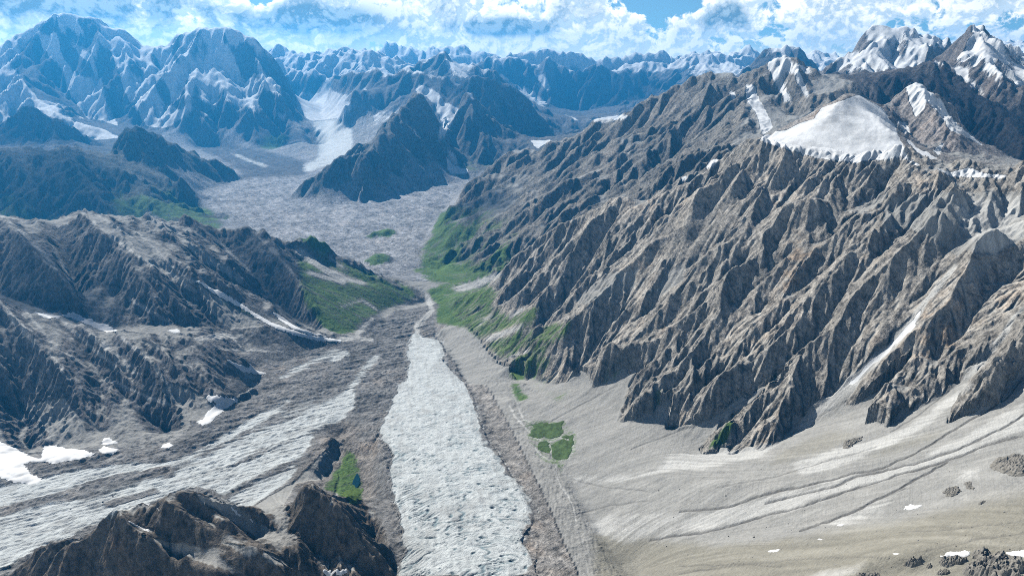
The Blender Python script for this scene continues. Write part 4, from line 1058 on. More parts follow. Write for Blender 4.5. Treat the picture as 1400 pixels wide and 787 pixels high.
for A in (SNOW, GREEN, SCREE, PALE, OLIVE, WARM, ICE):
    A[:] = blur(A, 1)
SNOW[:] = blur(SNOW, 2)
OLIVE[:] = soft(OLIVE, 4); WARM[:] = soft(WARM, 3); PALE[:] = np.where(FANM > .5, soft(PALE, 3) * 1.15, blur(PALE, 1)); PALE[:] = np.maximum(PALE, LINE)
GREEN[:] = GREEN * (1 - SNOW)
print('cover', round(time.time() - T0, 1))

# ------------------------------------------------------------------ rock colours (what the stone is, not how it is lit)
ROCK = np.empty((NR, NC, 3), f32)
ROCKS = {'massif': (.13, .13, .135), 'twin': (.125, .125, .13), 'pyramid': (.12, .12, .125), 'foothill': (.115, .118, .11), 'central': (.15, .15, .145), 'horn': (.14, .14, .14), 'spire': (.14, .14, .145),
         'fang': (.14, .14, .145), 'wall': (.14, .14, .145), 'far': (.16, .16, .165), 'snowpeak': (.2, .2, .2), 'crag': (.13, .13, .135), 'citadel': (.21, .20, .195), 'tower': (.165, .152, .145), 'darkridge': (.085, .08, .08),
         'snowhorn': (.27, .25, .24), 'dome': (.30, .28, .26), 'farwall': (.20, .19, .172), 'rightwall': (.335, .315, .285), 'fan': (.28, .27, .25), 'leftridge': (.152, .152, .154), 'leftspur': (.152, .152, .156),
         'nearcrest': (.145, .128, .11), 'moraine': (.22, .205, .19), 'lateral': (.26, .25, .235), 'icefall': (.3, .3, .3), 'basin': (.30, .305, .32), 'valley': (.20, .198, .196)}
lut = np.array([ROCKS[n] for n in REG], f32)
ROCK[:] = lut[regf]
# the medial strip on the right of the main glacier is paler rubble
rr = new(); paint(rr, t5((400, 560), (520, 590), (640, 690), (690, 790)) + t8((690, 90), (760, 250), (880, 330), (960, 600), (1080, 800), (790, 800), (740, 640), (800, 510), (640, 300), (540, 50)) + t5((500, 785), (430, 650)), 1, 1700, 5500, plain=True)
rr = soft(rr, 4)[..., None]
ROCK = ROCK * (1 - rr) + np.array((.275, .262, .248), f32) * rr
for c in range(3): ROCK[..., c] = soft(ROCK[..., c], 3)
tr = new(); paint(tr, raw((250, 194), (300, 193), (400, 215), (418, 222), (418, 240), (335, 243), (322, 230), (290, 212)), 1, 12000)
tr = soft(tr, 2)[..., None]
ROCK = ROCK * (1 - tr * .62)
ROCK *= (1 + 0.22 * n1 + 0.16 * n2)[..., None]
fl_ = vnoise(flowb / 700 + .3 * n1, crsb / 70, 145) + .6 * vnoise(flowb / 300, crsb / 28, 146)
ROCK *= (1 + .30 * fl_ * bas)[..., None].astype(f32)
ROCK *= (1 + .30 * band * (rough * (Xf < -150)))[..., None].astype(f32)


def ground_material():
    mt = bpy.data.materials.new('ground_cover'); mt.use_nodes = True
    g = G(mt.node_tree); g.n.clear()
    out = g.n.new('ShaderNodeOutputMaterial'); bs = g.n.new('ShaderNodeBsdfPrincipled')
    g.l.new(bs.outputs[0], out.inputs['Surface'])
    P = g.n.new('ShaderNodeTexCoord').outputs['Object']
    A = lambda n: g.attr(n).outputs['Fac']
    rock = g.attr('rock').outputs['Color']
    fine = g.noise(P, 1 / 26, 8, 0.62); mid = g.noise(P, 1 / 110, 6, 0.6); wide = g.noise(P, 1 / 420, 4, 0.55)
    grit = g.noise(P, 1 / 5.0, 4, 0.65)
    rub = g.noise(P, 1 / 14.0, 5, 0.68)
    stone = g.noise(P, 1 / 55.0, 7, 0.66)
    st = g.attr('streak').outputs['Fac']
    # bedding planes
    bed = g.v('DOT_PRODUCT', P, (0.50, -0.34, 0.80))
    lay = g.noise(g.xyz(g.m('MULTIPLY', bed, 1 / 11.0), g.m('MULTIPLY', g.v('DOT_PRODUCT', P, (0.7, 0.7, -0.1)), 1 / 170.0), g.m('MULTIPLY', mid, 1.2)), 1.0, 5, 0.62)
    k = g.m('ADD', g.m('ADD', g.m('MULTIPLY', g.m('SUBTRACT', fine, 0.5), 2.2), g.m('MULTIPLY', g.m('SUBTRACT', lay, 0.5), 1.5)), g.m('MULTIPLY', g.m('SUBTRACT', mid, 0.5), 0.9))
    k = g.m('ADD', k, g.m('ADD', g.m('MULTIPLY', g.m('SUBTRACT', rub, .5), 1.6), g.m('MULTIPLY', g.m('SUBTRACT', stone, .5), 1.5)))
    k = g.m('ADD', k, g.m('MULTIPLY', st, 0.16))
    rock = g.v('SCALE', rock, scale=g.m('MAXIMUM', g.m('ADD', 1.0, k), 0.3))
    rock = g.mix(g.m('MULTIPLY', A('warm'), g.step(g.noise(P, 1 / 70, 5, .6), .42, .62)), rock, g.mix(1.0, rock, (1.28, .98, .72), 'MULTIPLY'))
    gr = g.m('ADD', g.m('ADD', 1.0, g.m('MULTIPLY', st, 0.09)), g.m('ADD', g.m('MULTIPLY', g.m('SUBTRACT', grit, .5), 0.55), g.m('MULTIPLY', g.m('SUBTRACT', mid, .5), 0.35)))
    gr = g.m('ADD', gr, g.m('ADD', g.m('MULTIPLY', A('flow'), .07), g.m('MULTIPLY', g.m('SUBTRACT', rub, .5), .5)))
    scree = g.v('SCALE', (.328, .326, .312), scale=gr)
    speck = g.m('SUBTRACT', g.step(g.noise(P, 1 / 4.2, 2, .5), .66, .72), g.step(g.noise(P, 1 / 5.5, 2, .5), .34, .27))
    gr = g.m('ADD', gr, g.m('MULTIPLY', speck, .42))
    olive = g.v('SCALE', (.255, .242, .20), scale=gr)
    pale = g.v('SCALE', (.50, .50, .485), scale=gr)
    sharp = lambda m, n, w, amt: g.step(g.m('ADD', m, g.m('MULTIPLY', g.m('SUBTRACT', n, 0.5), amt)), 0.5 - w, 0.5 + w)
    col = g.mix(g.m('MULTIPLY', sharp(A('scree'), fine, .22, .9), 0.92), rock, scree)
    col = g.mix(g.m('MULTIPLY', A('olive'), 0.9), col, olive)
    stp = g.m('ADD', g.m('MULTIPLY', st, 0.35), 0.5)
    col = g.mix(g.m('MULTIPLY', sharp(g.m('MULTIPLY', A('pale'), 1.0), g.m('ADD', g.m('ADD', g.m('MULTIPLY', A('flow'), .28), .5), g.m('MULTIPLY', g.m('SUBTRACT', fine, .5), 0.4)), .38, .8), 0.85), col, pale)
    col = g.mix(g.m('MULTIPLY', A('cut'), 0.75), col, (.10, .095, .09))
    gn = g.m('ADD', g.m('MULTIPLY', fine, .55), g.m('MULTIPLY', mid, .45))
    green = g.mix(g.step(gn, .36, .66), (.052, .108, .030), (.125, .195, .058))
    green = g.v('SCALE', green, scale=g.m('ADD', 1.0, g.m('MULTIPLY', st, .22)))
    col = g.mix(sharp(A('green'), g.m('ADD', g.m('MULTIPLY', stp, .5), g.m('MULTIPLY', gn, .5)), .20, 1.0), col, green)
    # glacier ice, dusted with grit
    icen = g.noise(P, 1 / 42, 8, 0.66, 0.6)
    ice = g.mix(g.step(icen, .34, .62), (.47, .505, .515), (.62, .655, .66))
    ice = g.mix(g.m('MULTIPLY', g.step(g.noise(P, 1 / 150, 6, .65, 1.0), .46, .70), .6), ice, (.33, .335, .33))
    ice = g.mix(g.m('MULTIPLY', g.step(g.noise(P, 1 / 9, 5, .7), .54, .78), .55), ice, (.25, .26, .26))
    ice = g.mix(g.m('MULTIPLY', A('dirt'), .8), ice, (.275, .275, .268))
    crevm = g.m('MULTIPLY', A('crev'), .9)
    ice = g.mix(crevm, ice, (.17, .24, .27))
    icem = sharp(A('ice'), g.m('ADD', g.m('MULTIPLY', fine, .6), g.m('MULTIPLY', grit, .4)), .18, .8)
    col = g.mix(icem, col, ice)
    snown = g.m('ADD', g.m('MULTIPLY', fine, .5), g.m('MULTIPLY', mid, .5))
    snowm = sharp(A('snow'), g.m('ADD', g.m('MULTIPLY', snown, .7), g.m('MULTIPLY', stp, .3)), .14, .95)
    snow = g.mix(g.step(g.noise(P, 1 / 160, 7, .6, .8), .42, .70), (.80, .82, .84), (.58, .60, .62))
    snow = g.mix(g.m('MULTIPLY', A('warm'), g.step(g.noise(P, 1 / 90, 7, .65), .36, .62)), snow, (.36, .36, .36))  # on snow this mask paints the dome's grey shading and dust
    col = g.mix(snowm, col, snow)
    g.put(bs.inputs['Base Color'], col)
    g.put(bs.inputs['Roughness'], g.m('SUBTRACT', 0.95, g.m('MULTIPLY', icem, .3)))
    g.put(bs.inputs['Specular IOR Level'], 0.15)
    # relief too small for the mesh
    soften = g.m('SUBTRACT', 1.0, g.m('MULTIPLY', g.m('MAXIMUM', snowm, g.m('MULTIPLY', A('scree'), .75)), .8))
    soften = g.m('MULTIPLY', soften, g.m('SUBTRACT', 1.0, g.m('MULTIPLY', icem, .35)))
    h = g.m('ADD', g.m('ADD', g.m('MULTIPLY', fine, 15.0), g.m('MULTIPLY', rub, 7.0)), g.m('ADD', g.m('MULTIPLY', lay, 9.0), g.m('ADD', g.m('MULTIPLY', mid, 16.0), g.m('MULTIPLY', grit, 2.8))))
    g.put(bs.inputs['Normal'], g.bump(g.m('MULTIPLY', h, soften), 1.0, 0.85))
    return mt


GROUND = ground_material()
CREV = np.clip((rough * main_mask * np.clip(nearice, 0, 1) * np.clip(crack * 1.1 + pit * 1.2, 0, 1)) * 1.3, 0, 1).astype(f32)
DIRT = main_mask * np.clip(vnoise((Xf - axis_x) / 20 + n2, Yf / 420, 150) * .6 - .17 + np.clip(1.25 - (soft(main_mask, 9) - .45) * 2.2, 0, 1) * .45 + n3 * .2, 0, 1)
DIRT = np.maximum(DIRT, side * np.clip(vnoise(al / 330, ac / 11, 151) * 1.1 - .05 + n3 * .2, 0, 1)).astype(f32)
NX, NY = -gx, -gy
NL = np.sqrt(NX * NX + NY * NY + 1)
NORM = np.stack([NX / NL, NY / NL, 1 / NL], -1).astype(f32)
IDX = np.arange(NR * NC).reshape(NR, NC)
cs = np.abs((COLS[:-1] + COLS[1:]) / 2)[None, :]
FACE_OK = ~((cs > 0.83) & (y1[:-1, None] > 3800))
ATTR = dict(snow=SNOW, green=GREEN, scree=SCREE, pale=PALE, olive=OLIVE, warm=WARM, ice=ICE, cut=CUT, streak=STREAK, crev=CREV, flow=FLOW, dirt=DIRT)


def cut_out(mask, name, label, cat, kind='structure', skip=('x',)):
    f = mask & FACE_OK
    if not f.any(): return None
    q = np.stack([IDX[:-1, :-1][f], IDX[:-1, 1:][f], IDX[1:, 1:][f], IDX[1:, :-1][f]], 1)
    used = np.zeros(NR * NC, bool); used[q.ravel()] = True
    ren = np.cumsum(used) - 1
    used = np.nonzero(used)[0]
    q = ren[q].astype(np.int32)
    me = bpy.data.meshes.new(name)
    co = np.stack([Xf.ravel()[used], Yf.ravel()[used], H.ravel()[used]], 1).astype(f32)
    me.vertices.add(len(used)); me.vertices.foreach_set('co', co.ravel())
    nq = len(q)
    me.loops.add(nq * 4); me.loops.foreach_set('vertex_index', q.ravel())
    me.polygons.add(nq); me.polygons.foreach_set('loop_start', np.arange(0, nq * 4, 4, dtype=np.int32))
    me.update()
    me.polygons.foreach_set('use_smooth', np.ones(nq, bool))
    a = me.attributes.new('custom_normal', 'FLOAT_VECTOR', 'POINT'); a.data.foreach_set('vector', NORM.reshape(-1, 3)[used].ravel())
    for n, arr in ATTR.items():
        v = arr.ravel()[used]
        if not v.any(): continue
        a = me.attributes.new(n, 'FLOAT', 'POINT'); a.data.foreach_set('value', np.ascontiguousarray(v, f32))
    a = me.attributes.new('rock', 'FLOAT_COLOR', 'POINT')
    c4 = np.ones((len(used), 4), f32); c4[:, :3] = ROCK.reshape(-1, 3)[used]
    a.data.foreach_set('color', c4.ravel())
    me.materials.append(GROUND)
    o = bpy.data.objects.new(name, me); scene.collection.objects.link(o)
    o['label'] = label; o['category'] = cat
    if kind: o['kind'] = kind
    return o


fr_ = regf[:-1, :-1]
mainf = (blur(main_mask, 1) > 0.5)[:-1, :-1]
sideh = new()
paint(sideh, STRIPS[0][:10] + t8((60, 40), (60, 100), (0, 150)) + STRIPS[1][14:], 1, 1800, 5200, plain=True)
for p in STRIPS[:3]: paint(sideh, p, 1, 1800, 5200)
sidef = (blur(sideh, 1) > 0.5)[:-1, :-1] & ~mainf
domef = ((SNOW > 0.5)[:-1, :-1]) & (fr_ == RID['dome'])
done = mainf | sidef | domef
LAND = [
    ('massif', 'mountain', 'highest snowy massif with long white couloirs between dark blue ribs', 'mountain'),
    ('twin', 'mountain', 'broad flat-topped snow peak beside the highest massif, above the icefall', 'mountain'),
    ('pyramid', 'mountain', 'small dark pyramid-shaped peak at the foot of the highest snowy massif', 'mountain'),
    ('foothill', 'mountain', 'jagged blue-green range between the left brown ridge and the rubble basin', 'mountain'),
    ('central', 'mountain', 'central dark mountain with a snowy gully, rising from the rubble basin', 'mountain'),
    ('horn', 'mountain', 'pointed dark peak right of the central snowy gully', 'mountain'),
    ('spire', 'mountain', 'row of small dark spires beside the head of the icefall', 'mountain'),
    ('fang', 'mountain', 'tall ribbed blue peak with a snow fleck on its top, behind the central mountain', 'mountain'),
    ('wall', 'mountain', 'long saw-toothed blue rock wall above the distant snowy side valley', 'mountain'),
    ('far', 'mountain', 'pale hazy snow ranges along the horizon under the clouds', 'mountain range'),
    ('snowpeak', 'mountain', 'small distant snow peaks showing behind the skyline crags', 'mountain'),
    ('crag', 'mountain', 'dark blue castle-like crag behind the snow-striped ridge', 'mountain'),
    ('citadel', 'mountain', 'snow-covered double peak with a rock needle on its shoulder', 'mountain'),
    ('tower', 'mountain', 'highest pale rocky peak on the right skyline with white snow ribbons', 'mountain'),
    ('darkridge', 'mountain', 'dark rock ridge dropping in front of the snow-covered double peak', 'mountain'),
    ('snowhorn', 'mountain', 'rocky peak capped with snow beside the smooth snow dome', 'mountain'),
    ('dome', 'mountain', 'bare rock and gravel around the edge of the smooth snow dome', 'mountain'),
    ('farwall', 'mountain', 'blue-grey ribbed valley wall falling to the green meadow and the rubble basin', 'mountain'),
    ('rightwall', 'mountain', 'great grey-brown mountainside of parallel rock ribs above the gravel fans', 'mountain'),
    ('leftridge', 'mountain', 'long brown and blue ridge ending in a green shoulder beside the glacier snout', 'mountain'),
    ('leftspur', 'mountain', 'striped grey spur with pale gullies above the curving side glacier', 'mountain'),
    ('nearcrest', 'mountain', 'dark jagged rock crest in front of the curving side glacier', 'ridge'),
    ('fan', 'gravel_slope', 'wide grey-beige gravel fans crossed by dark channels and olive scree', 'gravel slope'),
    ('moraine', 'moraine', 'pointed grey rubble hill with green grass between the two glaciers', 'moraine'),
    ('lateral', 'moraine', 'long pale gravel bank along the right edge of the white glacier', 'moraine'),
    ('icefall', 'icefall', 'bright white icefall spilling between the flat-topped peak and the spires', 'icefall'),
    ('basin', 'rubble_basin', 'lilac-grey basin of glacier rubble at the meeting of the valleys', 'rubble basin'),
    ('valley', 'valley_floor', 'dark grey hummocky rubble around the two glaciers', 'valley floor'),
]
for key, nm, lab, cat in LAND:
    cut_out((fr_ == RID[key]) & ~done, nm, lab, cat)
cut_out(mainf, 'glacier', 'straight white glacier tongue running down the middle of the valley', 'glacier')
cut_out(sidef, 'glacier', 'curving side glacier striped with dark rubble bands', 'glacier')
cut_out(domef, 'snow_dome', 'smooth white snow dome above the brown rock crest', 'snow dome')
print('land', round(time.time() - T0, 1))

# ground beyond what was built, out to the horizon, under everything
ZLOW = float(H.min()) - 60


def plain_mat(name, col, rough=0.95, scale=1 / 30, amt=0.5, bump=2.0):
    mt = bpy.data.materials.new(name); mt.use_nodes = True
    g = G(mt.node_tree); bs = g.n['Principled BSDF']
    P = g.n.new('ShaderNodeTexCoord').outputs['Object']
    n = g.noise(P, scale, 7, .62); n2 = g.noise(P, scale * 6, 4, .6)
    k = g.m('ADD', 1.0, g.m('ADD', g.m('MULTIPLY', g.m('SUBTRACT', n, .5), amt * 2), g.m('MULTIPLY', g.m('SUBTRACT', n2, .5), amt)))
    g.put(bs.inputs['Base Color'], g.v('SCALE', col, scale=k)); g.put(bs.inputs['Roughness'], rough); g.put(bs.inputs['Specular IOR Level'], .2)
    g.put(bs.inputs['Normal'], g.bump(g.m('ADD', n, g.m('MULTIPLY', n2, .3)), bump, 0.8))
    return mt


me = bpy.data.meshes.new('ground')
me.from_pydata([(-31000, -3000, ZLOW), (31000, -3000, ZLOW), (31000, 36500, ZLOW), (-31000, 36500, ZLOW)], [], [(0, 1, 2, 3)])
me.materials.append(plain_mat('far_ground', (.22, .215, .2), scale=1 / 900))
go = bpy.data.objects.new('ground', me); scene.collection.objects.link(go); go['kind'] = 'structure'

# ------------------------------------------------------------------ things lying on the ground


def height(x, y):
    s = x / y; q = np.log(y)
    j = (s - COLS[0]) / (COLS[1] - COLS[0]); i = np.interp(q, ROWS, np.arange(NR))
    i0 = np.clip(i.astype(int), 0, NR - 2); j0 = np.clip(j.astype(int), 0, NC - 2)
    a, b = i - i0, j - j0
    return (H[i0, j0] * (1 - b) + H[i0, j0 + 1] * b) * (1 - a) + (H[i0 + 1, j0] * (1 - b) + H[i0 + 1, j0 + 1] * b) * a


def drape(name, poly, thick, mat, label, cat, group=None, kind=None, res=None, rough=0.0, edge=0.35, seed=1, rock=False, sink=1.2, dmin=1000):
    """a sheet or mound of its own, cut to an outline traced from the photograph and laid on the ground"""
    pts = []
    n = len(poly)
    for a in range(n):
        p, q = poly[a], poly[(a + 1) % n]
        for t in (0, .5):
            pts.append(hit(p[0] + (q[0] - p[0]) * t, p[1] + (q[1] - p[1]) * t, dmin))
    pts = np.array(pts)
    md = np.median(pts[:, 1]); keep = np.abs(pts[:, 1] - md) < 0.3 * md          # a point that slipped past an edge
    pts = pts[keep]
    x0, y0 = pts.min(0); x1, y1_ = pts.max(0)
    size = max(x1 - x0, y1_ - y0)
    res = res or min(max(size / 46, 1.5), 5.0)
    gx_, gy_ = np.meshgrid(np.arange(x0 - res, x1 + 2 * res, res), np.arange(y0 - res, y1_ + 2 * res, res))
    w = edge * min(size, 60 if edge < .9 else 150) * 0.22
    jx = gx_ + vnoise(gx_ / (w * 3), gy_ / (w * 3), seed) * w + vnoise(gx_ / w, gy_ / w, seed + 1) * w * .4
    jy = gy_ + vnoise(gx_ / (w * 3), gy_ / (w * 3), seed + 2) * w + vnoise(gx_ / w, gy_ / w, seed + 3) * w * .4
    ins = in_poly(jx, jy, [tuple(p) for p in pts])
    d = np.full(gx_.shape, 1e9)
    for a in range(len(pts)):
        (ax, ay), (bx, by) = pts[a], pts[(a + 1) % len(pts)]
        vx, vy = bx - ax, by - ay
        t = np.clip(((jx - ax) * vx + (jy - ay) * vy) / (vx * vx + vy * vy + 1e-9), 0, 1)
        d = np.minimum(d, np.hypot(jx - ax - t * vx, jy - ay - t * vy))
    d = np.where(ins, d, 0)
    zz = height(gx_, gy_)
    if not rock and thick > 1.1:                     # snow fills the hollows
        for _ in range(2):
            zp = np.pad(zz, 1, mode='edge')
            zz = np.maximum.reduce([zp[1:-1, 1:-1], zp[:-2, 1:-1], zp[2:, 1:-1], zp[1:-1, :-2], zp[1:-1, 2:]])
        zz = blur(zz, 2)
    if rock:
        ls = size / 5
        n = (1 - 2 * np.abs(vnoise(gx_ / ls, gy_ / ls, seed + 5))) * .55 + (1 - 2 * np.abs(vnoise(gx_ / ls * 2.3, gy_ / ls * 2.3, seed + 6))) * .4 + vnoise(gx_ / ls * 5, gy_ / ls * 5, seed + 7) * .3
        n = np.floor(n * 4) / 4 * .5 + n * .5                                    # blocky ledges
        up = thick * np.clip(d / (size * .10), 0, 1) ** .6 * np.clip(.55 + .75 * n, -.05, 2) - sink
    else:
        up = thick * (1 - np.exp(-d / (thick * 2.5 + 1))) + rough * vnoise(gx_ / 14, gy_ / 14, seed + 5) - np.where(ins, 0, sink)
    zz = zz + np.where(ins, up, -sink)
    # keep cells that touch the inside
    near = ins.copy()
    near[1:] |= ins[:-1]; near[:-1] |= ins[1:]; near[:, 1:] |= near[:, :-1]; near[:, :-1] |= near[:, 1:]
    cell = near[:-1, :-1] & near[1:, :-1] & near[:-1, 1:] & near[1:, 1:]
    if not cell.any(): return None
    nr, nc = gx_.shape
    idx = np.arange(nr * nc).reshape(nr, nc)
    q = np.stack([idx[:-1, :-1][cell], idx[:-1, 1:][cell], idx[1:, 1:][cell], idx[1:, :-1][cell]], 1)
    used, inv = np.unique(q, return_inverse=True)
    ox, oy = gx_.ravel()[used].mean(), gy_.ravel()[used].mean(); oz = zz.ravel()[used].min()
    co = np.stack([gx_.ravel()[used] - ox, gy_.ravel()[used] - oy, zz.ravel()[used] - oz], 1)
    me = bpy.data.meshes.new(name); me.from_pydata(co.tolist(), [], inv.reshape(-1, 4).tolist())
    me.polygons.foreach_set('use_smooth', np.full(len(me.polygons), not rock)); me.materials.append(mat)
    o = bpy.data.objects.new(name, me); scene.collection.objects.link(o); o.location = (ox, oy, oz)
    o['label'] = label; o['category'] = cat
    if group: o['group'] = group
    if kind: o['kind'] = kind
    return o


SNOWMAT = plain_mat('old_snow', (.80, .81, .82), .8, 1 / 20, .12, 1.2)
ROCKMAT = plain_mat('outcrop_rock', (.235, .222, .198), .95, 1 / 9, .8, 2.5)
GRASSMAT = plain_mat('meadow_grass', (.070, .112, .038), .95, 1 / 22, 1.3, 2.5)
snows = [
    (t7((-30, 225), (0, 240), (70, 275), (110, 295), (150, 310), (172, 310), (180, 262), (210, 258), (260, 265), (330, 275), (385, 292), (330, 310), (270, 320), (220, 330), (190, 320), (130, 320), (90, 335), (120, 370), (170, 395), (150, 412), (60, 405), (0, 385), (-40, 390)), 3, 'large white snowfield at the foot of the striped spur, edge of the side glacier'),
    (t7((412, 242), (425, 226), (445, 222), (478, 245), (450, 252), (420, 252)), 2, 'upper of the two small snow patches under the striped spur'),
    (t7((405, 275), (425, 256), (450, 268), (490, 276), (455, 290), (420, 288)), 2, 'lower of the two small snow patches under the striped spur'),
    (t7((840, 58), (870, 55), (905, 66), (968, 74), (965, 84), (915, 105), (890, 130), (850, 165), (825, 172), (800, 158), (828, 150), (845, 120), (880, 98), (905, 92), (860, 80)), 2, 'Z-shaped white snow patch in the gravel cove of the striped spur'),
    (t7((655, 266), (665, 252), (690, 244), (705, 255), (685, 266)), 1.5, 'tiny snow patch on the rubble below the end of the striped spur'),
    (t4((255, 505), (300, 500), (340, 515), (390, 535), (440, 545), (475, 567), (430, 572), (390, 552), (330, 530), (290, 515)), 3, 'long white snow bank in the notch between the brown ridge and the striped spur'),
    (t4((140, 492), (190, 498), (250, 508), (240, 516), (180, 512)), 2, 'thin snow strip along the saddle above the striped spur'),
    (t4((680, 566), (700, 560), (725, 560), (737, 570), (710, 576)), 2, 'small oval snow patch on the gravel bench'),
    (t4((920, 690), (960, 700), (1010, 722), (1080, 738), (1045, 752), (990, 735)), 2, 'slim snow strip at the tip of the striped spur'),
    (t4((795, 366), (815, 372), (880, 402), (950, 440), (1010, 478), (1060, 508), (1110, 535), (1170, 558), (1240, 582), (1310, 596), (1390, 604), (1385, 614), (1300, 608), (1210, 588), (1140, 562), (1080, 532), (1020, 498), (940, 452), (870, 415)), 2.5, 'long curved snow ribbon in the gully beside the green shoulder'),
    (t4((1115, 498), (1150, 515), (1200, 548), (1260, 572), (1330, 592), (1260, 584), (1190, 556), (1140, 522)), 2, 'short snow ribbon joining the long curved one beside the green shoulder'),
    (td((795, 392), (815, 390), (832, 398), (820, 404)), 1, 'tiny snow fleck on the dark jagged crest'),
    (td((688, 480), (705, 484), (760, 512), (820, 540), (810, 546), (740, 515)), 1, 'narrow snow strip on the dark jagged crest'),
    (td((845, 405), (858, 412), (876, 432), (866, 430)), 1, 'short slanted snow fleck beside the notch of the dark jagged crest'),
    (td((1205, 368), (1220, 380), (1270, 412), (1335, 462), (1325, 468), (1260, 420)), 1, 'thin slanting snow strip on the brown top of the jagged crest'),
    (td((1358, 470), (1372, 474), (1388, 498), (1378, 500)), 1, 'short snow fleck below the thin slanting strip on the jagged crest'),
    (te((558, 756), (585, 758), (620, 768), (660, 762), (690, 745), (702, 770), (680, 785), (620, 788), (585, 780)), 2, 'white snow patch on the rubble near the left edge of the straight glacier'),
    (tf((735, 425), (752, 408), (775, 394), (800, 402), (840, 398), (835, 408), (795, 416), (770, 428)), 1.5, 'white snow patch lying alone on the gravel fan'),
    (tf((375, 512), (392, 503), (415, 503), (405, 513)), 1.2, 'small snow fleck on the fan below the pale wash'),
    (tf((0, 650), (30, 643), (66, 640), (50, 652), (10, 657)), 1.2, 'lens-shaped snow fleck on the olive scree'),
    (tf((268, 585), (284, 580), (302, 587), (285, 591)), 1, 'tiny snow fleck at the upper edge of the olive scree'),
    (tf((676, 664), (700, 660), (724, 664), (700, 672)), 1, 'flat snow fleck on the olive scree above the boulder ledge'),
    (tf((940, 672), (980, 662), (1040, 655), (1100, 650), (1098, 670), (1060, 684), (990, 686)), 1.5, 'snow bank behind the boulders of the ledge'),
    (tf((1300, 662), (1350, 652), (1405, 642), (1405, 686), (1345, 682)), 1.5, 'snow bank behind the tallest block of the ledge'),
    (t9((-140, 640), (-120, 632), (-108, 640)), 1, 'x'),
]
for k, (p, th, lab) in enumerate(snows):
    if lab != 'x': drape('snow_patch', p, th, SNOWMAT, lab, 'snow patch', 'snow patches left on the slopes', seed=200 + 11 * k, edge=.5 if th > 1 else .15)
mead = [
    (t8((765, 172), (800, 166), (850, 168), (900, 164), (925, 185), (915, 205), (890, 218), (850, 226), (810, 222), (785, 205)), 'upper green meadow patch beside the moraine'),
    (t8((895, 222), (930, 212), (952, 222), (948, 234), (910, 230)), 'narrow green strip at the fan side of the meadow'),
    (t8((806, 238), (835, 234), (852, 245), (862, 270), (845, 285), (825, 278), (812, 262)), 'small green meadow patch enclosed by pale washes'),
    (t8((868, 242), (900, 236), (945, 238), (950, 255), (940, 290), (915, 312), (880, 318), (865, 300), (870, 270)), 'lower green meadow patch at the foot of the gravel fan'),
    (te((690, 330), (715, 312), (765, 305), (782, 330), (780, 365), (742, 382), (705, 375), (682, 368)), 'bright green grass at the end of the small blue pond'),
]
for k, (p, lab) in enumerate(mead):
    drape('meadow', p, 1.2, GRASSMAT if k < 4 else plain_mat('wet_grass', (.085, .14, .025), .9, 1 / 10, .5, 1.0), lab, 'meadow', kind='stuff', rough=.5, seed=500 + 9 * k, edge=.95, res=2.5)
# pond
wm = bpy.data.materials.new('pond_water'); wm.use_nodes = True
wg = G(wm.node_tree); wb = wg.n['Principled BSDF']
wp = wg.n.new('ShaderNodeTexCoord').outputs['Object']
wg.put(wb.inputs['Base Color'], wg.mix(wg.noise(wp, 1 / 18, 3), (.004, .022, .034), (.006, .04, .055))); wb.inputs['Roughness'].default_value = .12; wb.inputs['Specular IOR Level'].default_value = .25
wg.put(wb.inputs['Normal'], wg.bump(wg.noise(wp, 1 / 2.0, 3), .15, .4))
pd = drape('pond', te((752, 232), (764, 250), (766, 285), (752, 304), (722, 306), (720, 290), (738, 255)), 2.6, wm, 'small dark blue pond on the grassy rubble hill', 'pond', kind='structure', seed=601, edge=.15, res=2)
if pd:                                                     # a level sheet
    zs = [v.co.z for v in pd.data.vertices]; zl = sorted(zs)[int(len(zs) * .72)]
    for v in pd.data.vertices: v.co.z = zl
